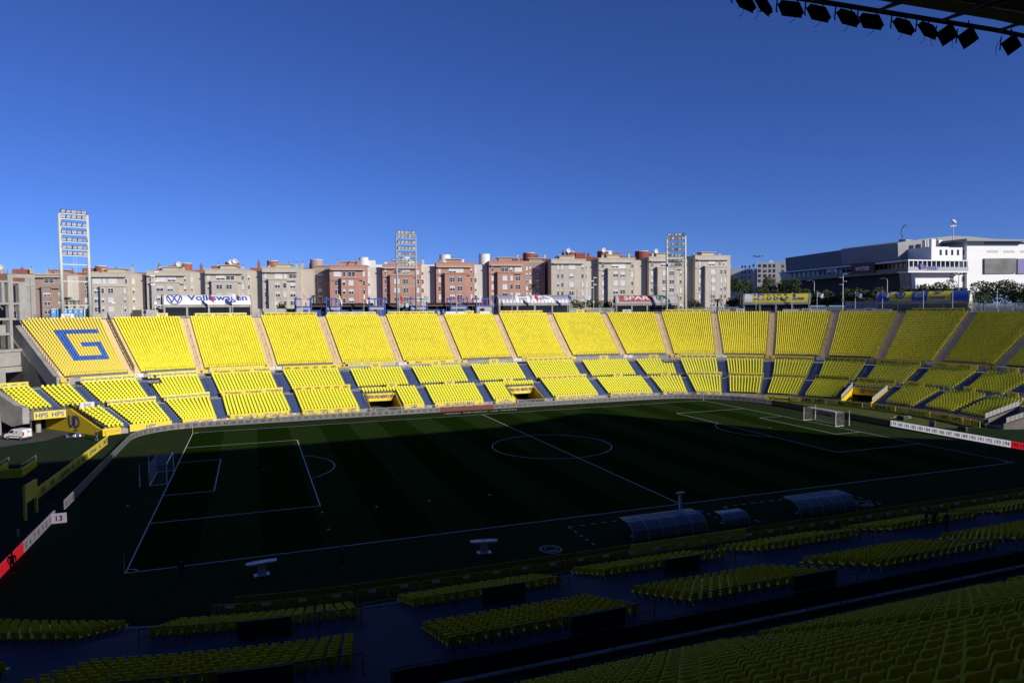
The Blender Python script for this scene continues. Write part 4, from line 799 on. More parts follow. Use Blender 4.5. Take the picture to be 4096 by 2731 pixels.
# ---------------------------------------------------------------- things on the top walkway
import bmesh
def kframe(x0, x1, R, z=20.5):
    """plan frame of something on the walkway spanning two pixel columns"""
    a, b = oval(s_at(x0, R, z), R)[0], oval(s_at(x1, R, z), R)[0]; L = np.linalg.norm(b-a); d = (b-a)/L
    return a, L, math.atan2(d[1], d[0])
ZW = 19.38
def vault_kiosk(x0, x1, R, ytop, yeave, ybeam, label, cover, deco, npil=4, ends=None, sidem=None):
    a, L, rz = kframe(x0, x1, R); t = thing('vaulted_pavilion', label, 'pavilion', (a[0], a[1], ZW), rz, 'vaulted pavilions on the walkway')
    pl = Plane(a, a+np.array([math.cos(rz), math.sin(rz)])*L); xm = (x0+x1)/2
    zt, ze, zb = [pl.uz(xm, y)[1]-ZW for y in (ytop, yeave, ybeam)]; r = zt-ze; dep = 2*r
    m_ = MB(); n = 14; K = 40; V = []
    for i in range(K+1):
        for j in range(n+1):
            th = math.pi*j/n; rr = r*(1+.012*math.cos(i*math.pi)) if sidem else r
            V.append((L*i/K, r-rr*math.cos(th), ze+rr*math.sin(th)))
    m_.add(V, [(i*(n+1)+j, (i+1)*(n+1)+j, (i+1)*(n+1)+j+1, i*(n+1)+j+1) for i in range(K) for j in range(n)]); part('vault_roof', m_, cover, t, smooth=not sidem)
    for x, nm in ((0, 'end_arch'), (L, 'end_arch')):
        m_ = MB(); V = []
        for j in range(n+1):
            th = math.pi*j/n
            for q in (r*1.03, r*.82): V.append((x, r-q*math.cos(th), ze+q*math.sin(th)))
        V2 = [(v[0]+(-.35 if x == 0 else .35), v[1], v[2]) for v in V]; k = len(V)
        F = [(2*j, 2*j+1, 2*j+3, 2*j+2) for j in range(n)]; m_.add(V+V2, F+[tuple(i+k for i in f[::-1]) for f in F]+[(2*j, 2*j+2, k+2*j+2, k+2*j) for j in range(n)]+[(2*j+1, k+2*j+1, k+2*j+3, 2*j+3) for j in range(n)])
        part(nm, m_, concrete, t)
        part('end_window', MB().add([(x, r-r*.83*math.cos(math.pi*j/n), ze+r*.83*math.sin(math.pi*j/n)) for j in range(n+1)], [tuple(range(n+1))]), glass if not ends else ends, t)
    part('eave_beam', MB().box(-.35, L+.35, -.15, .45, zb, ze), concrete, t)
    for i in range(npil+1): x = L*i/npil; part('pillar', MB().box(x-.22, x+.22, -.05, .35, 0, zb), concrete, t)
    for i in range(npil): part('window', MB().box(L*i/npil+.22, L*(i+1)/npil-.22, .25, .32, .35, zb), glass, t)
    part('sill_wall', MB().box(0, L, .2, .5, 0, .35), concrete, t); part('rear_wall', MB().box(0, L, dep-.2, dep, 0, ze), concrete, t); part('side_wall', MB().box(0, .2, .5, dep, 0, ze).box(L-.2, L, .5, dep, 0, ze), concrete, t)
    def on_vault(mbt, x, ang, hscale=1.0):
        """wrap flat (x,z) lettering onto the front of the vault around angle ang"""
        me_ = bpy.data.meshes.new('tmp'); me_.from_pydata(mbt.v, [], mbt.f); bb = bmesh.new(); bb.from_mesh(me_); bpy.data.meshes.remove(me_)
        zs = [v[2] for v in mbt.v]
        for c_ in np.arange(min(zs), max(zs), r*.12)[1:]: bmesh.ops.bisect_plane(bb, geom=bb.verts[:]+bb.edges[:]+bb.faces[:], plane_co=(0, 0, c_), plane_no=(0, 0, 1))
        bb.verts.index_update(); out = MB(); out.f = [tuple(v.index for v in f.verts) for f in bb.faces]; out.m = [0]*len(out.f); vs_ = [tuple(v.co) for v in bb.verts]; bb.free()
        for u, y, v in vs_:
            th = ang+v/r; q = r*1.015+(.02 if True else 0)
            out.v.append((x+u, r-q*math.cos(th), ze+q*math.sin(th)))
        return out
    deco(t, L, r, on_vault); return t
vwhite = mat('white membrane', (.74, .76, .80), .5, .05, .4)
corr = mat('lilac corrugated sheet', (.36, .36, .46), .45, .12, 1.0, metal=.2); vred = mat('pale red sheet', (.42, .09, .10), .5, .1, .6); vgrey = mat('pale grey membrane', (.50, .50, .54), .5, .1, .8)
vyel = mat('yellow membrane', (.66, .56, .05), .55, .12, .6); vblue = mat('blue membrane', (.03, .09, .42), .5, .1, .6)
def d_vw(t, L, r, ov):
    m_ = MB(); logo(m_, 'vw', 0, 0, r*.72, 0); part('round_emblem', ov(m_, L*.115, .70), inkb, t); part('lettering', ov(textmb('Volkswagen', w_=L*.70, h=r*.98, bold=.02), L*.61, .66), inkb, t)
vault_kiosk(658, 1004, 92.5, 1178, 1218, 1229, 'white vaulted pavilion with large blue Volkswagen lettering', vwhite, d_vw)
def d_hps(t, L, r, ov): part('lettering', ov(textmb('HPS', w_=L*.54, h=r*1.15, bold=.02), L*.50, .78), white, t)
vault_kiosk(1998, 2277, 92.5, 1180, 1211, 1222, 'lilac corrugated vaulted pavilion with white HPS lettering', corr, d_hps, sidem=True)
def panel_strip(L0, L1, a0, a1, ov, r, k=1.0):
    m_ = MB(); n = 8; V = []
    for j in range(n+1):
        for x in (L0, L1): V.append((x, 0, (a0+(a1-a0)*j/n)*r))
    m_.add(V, [(2*j, 2*j+1, 2*j+3, 2*j+2) for j in range(n)]); return m_
def d_spar(t, L, r, ov):
    o_ = ov(panel_strip(L*.05, L*.60, .18, 1.25, ov, r), 0, 0); part('red_panel', o_, vred, t)
    q = ov(textmb('SPAR', w_=L*.42, h=r*.66, bold=.02), L*.33, .72); q.v = [(x, y-.03, z+.03) for x, y, z in q.v]; part('lettering', q, white, t)
    m_ = MB(); logo(m_, 'fir', 0, 0, r*.5, 0); q = ov(m_, L*.72, .75); q.v = [(x, y-.03, z+.03) for x, y, z in q.v]; part('fir_emblem', q, mat('green emblem', (.03, .22, .10), .6), t)
vault_kiosk(2466, 2712, 92.5, 1180, 1212, 1222, 'pale vaulted pavilion with red SPAR panel and green fir emblem', vgrey, d_spar, npil=4)
def d_fan(t, L, r, ov):
    part('white_strip', ov(panel_strip(.1, L*.13, .05, 1.5, ov, r), 0, 0), vwhite, t)
    part('lettering', ov(textmb('FANCLUB', w_=L*.58, h=r*.42, bold=.02, space=1.6), L*.38, 1.05), inkb, t); part('big_lettering', ov(textmb('UDLP', w_=L*.33, h=r*.42, bold=.02, space=1.5), L*.53, .48), inkb, t)
    part('brand_lettering', ov(textmb('disa', w_=L*.17, h=r*.40, bold=.02, shear=.2), L*.84, .50), inkb, t); part('small_lettering', ov(textmb('AMARILLO', w_=L*.18, h=r*.2, bold=.02), L*.24, .42), inkb, t)
vault_kiosk(2976, 3236, 92.5, 1174, 1210, 1218, 'yellow vaulted FANCLUB pavilion', vyel, d_fan)
def d_hum(t, L, r, ov):
    for k, (a, b) in enumerate(((.0, .14), (.40, .57), (.83, 1.0))): part('blue_strip', ov(panel_strip(L*a, L*b, .03, 1.7, ov, r), 0, 0), vblue, t)
    def up(q): q.v = [(x, y-.03, z+.03) for x, y, z in q.v]; return q
    m_ = MB(); logo(m_, 'shield', 0, 0, r*.6, 0); part('crest', up(ov(m_, L*.26, .75)), inkb, t)
    m_ = textmb("LET'S", w_=L*.10, h=r*.28, z=r*.2, bold=.02); textmb('PLAY', w_=L*.10, h=r*.28, z=-r*.2, bold=.02, mb=m_); part('slogan_lettering', up(ov(m_, L*.48, .75)), vyel, t)
    m_ = MB(); logo(m_, 'bee', 0, 0, r*.42, 0); part('bee_emblem', up(ov(m_, L*.68, 1.05)), inkb, t); part('lettering', up(ov(textmb('hummel', w_=L*.15, h=r*.34, bold=.02), L*.68, .38)), inkb, t)
vault_kiosk(3508, 3870, 93, 1165, 1205, 1215, 'blue and yellow striped vaulted pavilion with hummel lettering', vyel, d_hum, ends=white)
# ---- blue steel entrance cabins and brown canopies
brown = mat('brown canopy', (.035, .022, .018), .5, .2, 1); cab = mat('cabin concrete', (.42, .41, .39), .85, .2, .6)
C0 = [(1184, 1246), (1306, 1365), (1477, 1540), (1644, 1708), (1804, 1870), (1906, 1972)]
for i, (x0, x1) in enumerate(C0):
    a, L, rz = kframe(x0, x1, 93); t = thing('entrance_cabin', ['concrete entrance cabin with blue frame, right of the Volkswagen pavilion', 'blue framed cabin behind the yellow and white flag', 'blue framed cabin left of the middle floodlight tower', 'blue framed cabin behind the green and white flag', 'blue framed cabin with dark doorway', 'pale entrance cabin with blue frame, left of the HPS pavilion'][i], 'cabin', (a[0], a[1], ZW), rz, 'blue framed entrance cabins')
    part('cabin_wall', MB().box(0, L, .1, 4, 0, 2.45), cab, t)
    m_ = MB()
    for x in (0, L*.36, L*.64, L): 
        for y in ((0, 3.9) if x in (0, L) else (0,)): m_.box(x-.14, x+.14, y-.14, y+.14, 2.45 if 0 < x < L else 0, 4.75)
    for y in (0, 3.9): m_.box(-.14, L+.14, y-.13, y+.13, 4.35, 4.6)
    for x in (0, L): m_.box(x-.12, x+.12, 0, 3.9, 4.36, 4.59)
    m_.box(-.14, L+.14, -.15, .09, 2.3, 2.6); m_.box(-.3, .3, -.3, .2, 4.6, 5.0); m_.box(L-.3, L+.3, -.3, .2, 4.6, 5.0); part('blue_frame', m_, blues, t)
    if i == 5: part('door', MB().box(L*.18, L*.48, .0, .12, 0, 1.7), glass, t)
    elif i == 4: part('door', MB().box(L*.35, L*.7, .0, .12, 0, 1.7), black, t); part('blue_shutter', MB().box(L*.05, L*.34, .02, .12, 0, 1.75), blues, t); part('blue_shutter', MB().box(L*.71, L*.97, .02, .12, 0, 1.75), blues, t)
    elif i == 0: part('door', MB().box(L*.48, L*.8, .0, .12, 0, 1.75), blues, t)
    else:
        for k in range(4): part('blue_shutter', MB().box(L*(.05+k*.235), L*(.255+k*.235), .02, .12, 0, 1.6), blues if k != 1 else glass, t)
for i, (x0, x1) in enumerate([(1247, 1305), (1366, 1488), (1541, 1592), (1592, 1655), (1709, 1822), (1848, 1930)]):
    a, L, rz = kframe(x0, x1, 93.8); t = thing('brown_canopy', ['short brown curved canopy at the left end of the entrance', 'long brown curved canopy behind the white and red flag', 'brown curved canopy touching the middle floodlight tower', 'grey score board canopy between the legs of the middle tower', 'long brown curved canopy behind the green flag', 'short brown curved canopy left of the last cabin'][i], 'canopy', (a[0], a[1], ZW), rz, 'brown canopies at the entrance')
    if i != 3:
        m_ = MB(); n = 7; V = []
        for x in (-.4, L+.4):
            for j in range(n+1): th = math.pi*.5*j/n; V.append((x, 1.9-1.9*math.sin(th)-.6, 2.45+.95*math.cos(th)))
            for j in range(n, -1, -1): th = math.pi*.5*j/n; V.append((x, 1.9-1.8*math.sin(th)-.6, 2.37+.92*math.cos(th)))
        k = 2*(n+1); m_.add(V, [tuple(range(k)), tuple(range(2*k-1, k-1, -1))]+[(j, k+j, k+(j+1) % k, (j+1) % k) for j in range(k)]); part('canopy_shell', m_, brown, t)
    else:
        part('louvre_panel', MB().box(0, L, -.2, 0, 2.1, 3.3), mat('grey louvre', (.16, .16, .17), .5), t)
        m_ = MB()
        for k in range(5): m_.box(0, L, -.24, -.2, 2.15+k*.24, 2.2+k*.24)
        part('louvre_slats', m_, galv, t); part('sign_plate', MB().box(L*.3, L*.68, -.3, -.22, 2.35, 3.25), white, t); m_ = MB(); ring(m_, L*.42, 2.8, .3, .06, -.32); stroke(m_, [(L*.42-.25, 2.62), (L*.42, 3.05), (L*.42+.25, 2.62)], .08, -.32); part('emblem', m_, ink, t)
    for x in np.linspace(0, L, max(2, int(L/2.6)+1)): part('post', MB().bar((x, -.3, 0), (x, -.3, 2.6), .06, 6), steel, t)
    n = max(2, int(L/1.25))
    for k in range(n): part('ticket_window', MB().box(L*k/n+.06, L*(k+1)/n-.06, 1.0, 1.1, 0, 1.55).box(L*(k+.5)/n-.16, L*(k+.5)/n+.16, .97, 1.0, .75, 1.0, 1), [blues, white], t)
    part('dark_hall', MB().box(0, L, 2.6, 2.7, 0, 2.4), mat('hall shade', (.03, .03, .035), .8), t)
# ---------------------------------------------------------------- floodlight towers
towm = mat('tower paint', (.56, .60, .56), .5, .08, .3); toww = mat('lamp glass', (.52, .55, .57), .25, spec=.7); towg = mat('tower grey', (.33, .36, .38), .5)
lampmb = MB().box(-.42, .42, -.05, .12, -.32, .32).box(-.46, .46, .12, .2, -.36, .36, 1)
for k in (-.2, 0, .2): lampmb.box(-.40, .40, -.07, -.05, k-.085, k+.085, 2)
lampmb.path([(-.5, .05, -.05), (-.5, .1, -.5), (.5, .1, -.5), (.5, .05, -.05)], .03, 4, 1)
lampme = lampmb.mesh('lamp', [galv, black, toww])
for q, (xa, xb, ya, yb, R, lab) in enumerate([(249, 360, 854, 1265, 90.0, 'pale floodlight tower with two tall legs behind the blue G'), (1589, 1665, 936, 1243, 89.5, 'grey floodlight tower rising behind the Binter boards'), (2667, 2740, 946, 1240, 89.5, 'pale floodlight tower beside the SPAR pavilion')]):
    a, L, rz = kframe(xa, xb, R, 24); c = a+np.array([math.cos(rz), math.sin(rz)])*L/2; pl = Plane(a, a+np.array([math.cos(rz), math.sin(rz)])*L); zt = pl.uz(xa, ya)[1]-ZW
    t = thing('floodlight_tower', lab, 'floodlight tower', (c[0], c[1], ZW), rz, 'floodlight towers'); mt = towm if q != 1 else towg; h = L/2; rr = .36 if q != 1 else .30
    for x in (-h, h): part('leg', MB().bar((x, 0, 0), (x, 0, zt), rr, 14, r2=rr*.86), mt, t, smooth=True)
    H0 = zt*.62
    rows = np.linspace(0, 1, 7); rz_ = [H0+(zt-H0)*v for v in (.02, .17, .36, .55, .74, .93, 1.06)]
    for zz in rz_:
        b_ = part('lamp_bar', MB().beam((-h, 0, zz-.55), (h, 0, zz-.55), .5, .10), galv, t)
        for k in range(5): obj('lamp', lampme, b_, (-h+L*(k+.5)/5*0.94+.03*L, -.35, zz), random.uniform(-.5, .5)).rotation_euler.x = random.uniform(.15, .5)
    for f in (.13, .36, .52): part('tie_beam', MB().beam((-h, 0, zt*f), (h, 0, zt*f), .16, .18), mt, t)
    m_ = MB()
    for x in (-.25, .25): m_.bar((x, .1, 0), (x, .1, H0), .035, 4)
    for k in np.arange(.3, H0, .5): m_.bar((-.25, .1, k), (.25, .1, k), .02, 4)
    for k in np.arange(2.5, H0, 1.2): m_.path([(-.25, .1, k), (-.4, .6, k), (0, .85, k), (.4, .6, k), (.25, .1, k)], .02, 4)
    part('caged_ladder', m_, mt, t)
    m_ = MB().box(-h*.9, h*.9, -.1, 1.0, zt*.13-.05, zt*.13+.05); 
    for k in np.linspace(-h*.9, h*.9, 7): m_.bar((k, -.1, zt*.13), (k, -.1, zt*.13+1.1), .03, 4)
    m_.bar((-h*.9, -.1, zt*.13+1.1), (h*.9, -.1, zt*.13+1.1), .03, 4).bar((-h*.9, -.1, zt*.13+.55), (h*.9, -.1, zt*.13+.55), .03, 4); part('service_platform', m_, mt, t)
# ---------------------------------------------------------------- flags
def flagpole(x, ytop, cols, label, R=88.9, droop=.5, size=1.7, pattern='v'):
    s = s_at(x, R, 21); p, n_, rz = frame(s, R); pl = Plane(p, p+np.array([n_[1], -n_[0]])); zt = pl.uz(x, ytop)[1]-ZW
    t = thing('flagpole', label, 'flag', (p[0], p[1], ZW), rz, 'flags along the top walkway'); part('pole', MB().bar((0, 0, 0), (0, 0, zt), .055, 7, r2=.04), white, t)
    if not cols: return
    nx, nz = 9, 6; V = []; F = []; M_ = []
    for i in range(nx+1):
        for j in range(nz+1):
            u, v = i/nx, j/nz; V.append((.06+size*u*(1-.35*droop), .16*math.sin(u*7+v*1.5)*u, zt-.1-size*.72*v-droop*size*.75*u**1.1+.06*math.sin(u*6)))
    for i in range(nx):
        for j in range(nz):
            F.append((i*(nz+1)+j, (i+1)*(nz+1)+j, (i+1)*(nz+1)+j+1, i*(nz+1)+j+1)); M_.append((i*len(cols)//nx) if pattern == 'v' else (j % len(cols)) if pattern == 's' else ((i+j) % len(cols)))
    m_ = MB(); m_.v = V; m_.f = F; m_.m = M_; part('flag', m_, [mat('flag %.2f %.2f %.2f' % c, c, .8) for c in cols], t, smooth=True)
W_, R_, B_, K_, Y_, G_, P_, L_ = (.7, .7, .7), (.45, .03, .04), (.03, .08, .35), (.03, .03, .04), (.75, .58, .05), (.02, .25, .08), (.14, .03, .16), (.35, .55, .75)
for x, y, c, d, dr, pt_ in [(835, 1173, (P_, R_), 'purple and red flag before the letters of the Volkswagen pavilion', .9, 'v'), (931, 1173, (W_, K_), 'white and black flag on the right of the Volkswagen pavilion', .4, 'v'), (1101, 1173, (R_, W_), 'furled red and white flag right of the Volkswagen pavilion', 1.6, 's'), (1207, 1175, (R_, W_), 'red and white striped flag before the first blue cabin', .8, 's'), (1356, 1175, (Y_, W_), 'hanging yellow and white flag', 1.5, 'v'), (1456, 1175, (W_, R_, W_), 'white flag with red, left of the middle tower', 1.2, 'v'), (1597, 1176, (R_,), 'plain red flag by the middle tower', 1.0, 'v'), (1694, 1176, (G_, W_, G_), 'green and white flag right of the middle tower', .7, 's'), (1826, 1176, (R_, K_), 'dark red flag before the dark doorway cabin', 1.4, 'v'), (1919, 1176, (W_, R_), 'hanging white and red flag left of the HPS pavilion', 1.6, 'v'), (2048, 1175, (K_, W_), 'furled dark and white flag on the left of the HPS lettering', 1.6, 's'), (2137, 1175, (R_,), 'plain red flag before the HPS lettering', .8, 'v'), (2270, 1175, (B_,), 'dark blue flag at the right end of the HPS pavilion', .7, 'v'), (2342, 1175, (L_, W_, L_), 'light blue flag over the hedges', .5, 's'), (3024, 1171, (B_, W_), 'blue and white flag on the left of the FANCLUB pavilion', .5, 's'), (3167, 1169, (Y_, B_), 'yellow and blue flag on the right of the FANCLUB pavilion', .5, 's'), (3268, 1168, (W_,), 'white flag right of the FANCLUB pavilion', .3, 'v'), (3421, 1166, (B_, W_), 'blue and white striped flag before the palm', .3, 's'), (3530, 1164, (P_, W_), 'purple and white checked flag before the hummel pavilion', .35, 'c'), (3693, 1161, None, 'bare white flagpole at the middle of the hummel pavilion', 0, ''), (3810, 1160, None, 'bare white flagpole at the right of the hummel pavilion', 0, ''), (3988, 1155, None, 'bare white flagpole near the right edge', 0, '')]:
    flagpole(x, y, c, d, droop=dr, pattern=pt_)
# ---------------------------------------------------------------- lamp posts
def post(x, ytop, R, kind, label):
    s = s_at(x, R, 22); p, n_, rz = frame(s, R); pl = Plane(p, p+np.array([n_[1], -n_[0]])); zt = pl.uz(x, ytop)[1]-ZW
    t = thing('lamp_post', label, 'lamp post', (p[0], p[1], ZW-.1), rz); part('pole', MB().bar((0, 0, 0), (0, 0, zt), .13, 8, r2=.08), galv, t)
    if kind == 'spots':
        for k, f in enumerate((.99, .9, .8, .72)): sg = -1 if k % 2 else 1; part('spotlight', MB().box(.0 if sg > 0 else -.9, .9 if sg > 0 else 0, -.18, .18, zt*f-.1, zt*f+.12), white, t)
        part('control_box', MB().box(-.28, .28, -.25, .2, zt*.3, zt*.3+.55), galv, t)
    elif kind == 'crown':
        for k in range(6): a = k*math.pi/3; part('lamp', MB().beam((0, 0, zt), (1.9*math.cos(a), 1.9*math.sin(a), zt+.25), .45, .2), steel, t)
    else:
        part('arm', MB().path([(0, 0, zt), (-.25, 0, zt+.45), (-.8, 0, zt+.7), (-1.4, 0, zt+.65)], .06), galv, t); part('lamp', MB().box(-2.1, -1.3, -.2, .2, zt+.5, zt+.7), galv, t)
post(621, 1084, 89.6, 'spots', 'tall pole with spotlights left of the Volkswagen pavilion'); post(2374, 1108, 89.6, 'spots', 'tall pole with spotlights between the HPS and SPAR pavilions'); post(2846, 1103, 89.6, 'spots', 'tall pole with spotlights right of the right-hand tower'); post(3371, 1093, 90, 'spots', 'tall pole with spotlights right of the white flag'); post(3833, 1097, 104, 'crown', 'pole with a cluster of lamps above the hummel pavilion')
post(3029, 1026, 150, 'crown', 'tall mast with a crown of lamps before the pale flats'); post(2308, 1160, 112, 'arm', 'curved street lamp above the HPS pavilion end'); post(2636, 1148, 112, 'arm', 'curved street lamp above the SPAR panel'); post(3256, 1128, 112, 'arm', 'curved street lamp right of the FANCLUB pavilion'); post(3548, 1120, 116, 'arm', 'curved street lamp before the shopping centre'); post(487, 1220, 96, 'arm', 'low curved lamp right of the left tower')
# ---------------------------------------------------------------- portable toilets, walls, fences and small things on the walkway
ptb = mat('toilet blue', (.05, .20, .50), .5, .1, 1); ptr = mat('toilet roof', (.45, .55, .66), .5)
for i, (x0, x1) in enumerate([(204, 226), (227, 249), (252, 271), (272, 292), (293, 313), (315, 334), (337, 363)]):
    a, L, rz = kframe(x0, x1, 91.5); g = i == 6; t = thing('portable_toilet', ['leftmost blue portable toilet', 'second blue portable toilet from the left, half behind the tower leg', 'third blue portable toilet, right beside the tower leg', 'fourth blue portable toilet from the left', 'fifth blue portable toilet from the left', 'rightmost blue portable toilet', 'grey portable toilet behind the right tower leg'][i], 'toilet', (a[0], a[1], ZW), rz, 'portable toilets')
    part('cabin', MB().box(0, L*.94, 0, 1.2, 0, 2.05), galv if g else ptb, t); part('roof', MB().prism([(-.04, 2.05), (L*.98, 2.05), (L*.9, 2.22), (L*.5, 2.3), (L*.06, 2.22)], -.05, 1.25), ptr, t)
    part('door', MB().box(L*.12, L*.82, -.03, 0, .08, 1.95), steel if g else mat('toilet door', (.07, .27, .60), .5), t); part('label_plate', MB().box(L*.35, L*.62, -.05, -.03, 1.5, 1.75), white, t)
def low_wall(x0, x1, R, h, mt, label):
    a, L, rz = kframe(x0, x1, R); m_ = MB().box(0, L, 0, .25, 0, h); return tag(part('low_wall', m_, mt, loc=(a[0], a[1], ZW), rz=rz), label, 'wall')
low_wall(530, 566, 95, 1.9, black, 'dark gate left of the pale wall by the Volkswagen pavilion'); low_wall(567, 652, 95, 1.9, cab, 'pale concrete wall left of the Volkswagen pavilion'); low_wall(1008, 1145, 95, 2.0, cab, 'pale concrete wall right of the Volkswagen pavilion'); low_wall(1146, 1183, 95.2, 2.0, concrete_d, 'dark wall left of the first blue cabin'); low_wall(366, 528, 96, 1.2, cab, 'low wall behind the left floodlight tower')
low_wall(1974, 1996, 95, 2.2, concrete_d, 'dark wall between the last blue cabin and the HPS pavilion'); low_wall(3380, 3505, 97, 3.0, cab, 'pale hall behind the palm left of the hummel pavilion')
def picket(x0, x1, R, h, label):
    a, L, rz = kframe(x0, x1, R); m_ = MB(); k = int(L/.32)
    for i in range(k): m_.box(L*i/k, L*i/k+.16, 0, .05, .05, h)
    m_.box(0, L, .05, .1, .3, .4).box(0, L, .05, .1, h-.4, h-.3); return tag(part('picket_fence', m_, galv, loc=(a[0], a[1], ZW), rz=rz), label, 'fence')
picket(2280, 2395, 93, 1.7, 'pale picket fence before the hedges right of the HPS pavilion'); picket(2398, 2464, 93, 1.7, 'picket fence left of the SPAR pavilion'); picket(2713, 2972, 93, 1.7, 'long picket fence between the SPAR and FANCLUB pavilions'); picket(3240, 3380, 93.5, 1.7, 'picket fence right of the FANCLUB pavilion'); picket(3876, 4100, 94, 2.2, 'fence right of the hummel pavilion')
def crate(x0, x1, R, h, mt, label, name='crate', cat='crate', lid=True):
    a, L, rz = kframe(x0, x1, R); t = thing(name, label, cat, (a[0], a[1], ZW), rz); part('body', MB().box(0, L, 0, L*.8, 0, h), mt, t)
    if lid: part('lid', MB().box(-.05, L+.05, -.05, L*.8+.05, h, h+.1), mt, t)
orm = mat('orange wood', (.40, .22, .07), .7, .1, 2); crate(2344, 2361, 88.3, 1.0, orm, 'small orange box on the walkway right of the HPS pavilion'); crate(1259, 1267, 90, .95, ybord, 'small yellow bin under the first brown canopy', 'bin', 'bin'); crate(1247, 1256, 90, 1.0, G_ and mat('green bin', (.03, .12, .08), .6), 'small green bin under the first brown canopy', 'bin', 'bin'); crate(1750, 1758, 90, .95, ybord, 'small yellow bin left of the dark doorway cabin', 'bin', 'bin')
a, L, rz = kframe(61, 78, 88.5, 20.5); t = thing('drinks_cooler', 'blue drinks cooler with round emblem at the left end of the top row', 'cooler', (a[0], a[1], ZW), rz); part('body', MB().box(0, L, 0, .8, 0, 1.7), mat('cooler blue', (.02, .16, .55), .4), t); m_ = MB(); disc(m_, L*.35, 1.0, .38, -.02, 0, 18); m_.add([(L*.35+.38*math.cos(k), -.03, 1.0+.38*math.sin(k)) for k in np.linspace(.25, 2.9, 9)], [tuple(range(9))], 1); part('emblem', m_, [white, redi], t)
# ---------------------------------------------------------------- apartment blocks beyond the stadium
ROW = Plane((-87, 151.7), (96.3, 110.5)); GZ = 19.3
wallm = {'beige': mat('beige render', (.52, .475, .405), .85, .12, .25, dirt=(.45, .41, .35)), 'pink': mat('pink render', (.47, .265, .205), .85, .12, .25, dirt=(.41, .225, .175)), 'brown': mat('brown render', (.36, .265, .22), .85, .12, .25), 'pale': mat('pale render', (.60, .58, .54), .85, .1, .3), 'terra': mat('terracotta render', (.34, .125, .075), .85, .15, .3), 'dred': mat('dark red render', (.26, .07, .045), .85, .15, .3), 'white': mat('white render', (.72, .73, .74), .8, .06, .3), 'cream': mat('cream render', (.52, .47, .34), .85, .12, .4), 'pinkp': mat('pale pink render', (.44, .31, .27), .85, .2, .5)}
frm = mat('window frame white', (.72, .73, .74), .5); shut = mat('roller shutter', (.66, .68, .72), .6); ledge = mat('ledge stone', (.55, .51, .44), .85, .12, .5); capm = mat('chimney cap', (.22, .22, .23), .6, metal=.3)
_wc = {}
def window(t, x, z, w_, h, y=0.0, dark=False):
    """framed window: frame with mullions > pane, roller shutter drawn part of the way down"""
    w_, h = round(w_/.1)*.1, round(h/.1)*.1; k = random.choice((0, 0, .35, .6, 1, 1)) if not dark else random.choice((0, 0, 0, .4)); key = (w_, h, k, dark)
    if key not in _wc:
        m_ = MB(); f = .07
        m_.box(0, w_, -.10, 0, 0, f).box(0, w_, -.10, 0, h-.16, h).box(0, f, -.099, 0, f, h-.16).box(w_-f, w_, -.099, 0, f, h-.16)
        if w_ > 1.0: m_.box(w_/2-.05, w_/2+.05, -.09, 0, f, h-.16)
        if h > .9 and k < .9: m_.box(f, w_-f, -.085, 0, h*.45, h*.45+.07)
        m_.box(-.05, w_+.05, -.16, 0, -.08, 0)
        sh = MB().box(f, w_-f, -.06, -.03, h-.16-(h-.16-f)*k, h-.16) if k else None
        _wc[key] = (m_.mesh('window', frm if not dark else mat('window frame dark', (.16, .11, .09), .6)), MB().box(f, w_-f, -.028, 0, f, h-.16).mesh('pane', glass), sh.mesh('shutter', shut) if sh else None)
    a, b, c = _wc[key]; o = obj('window', a, t, (x, y-.002, z)); obj('pane', b, o)
    if c: obj('shutter', c, o)
def cyl_part(t, nm, x0, x1, z0, z1, y, mt): r = (x1-x0)/2; o = part(nm, MB().cyl((x0+x1)/2, y+r, z0, z1, r, 24), mt, t, smooth=False); part('parapet', MB().cyl((x0+x1)/2, y+r, z1, z1+.18, r*1.03, 24), frm, o)
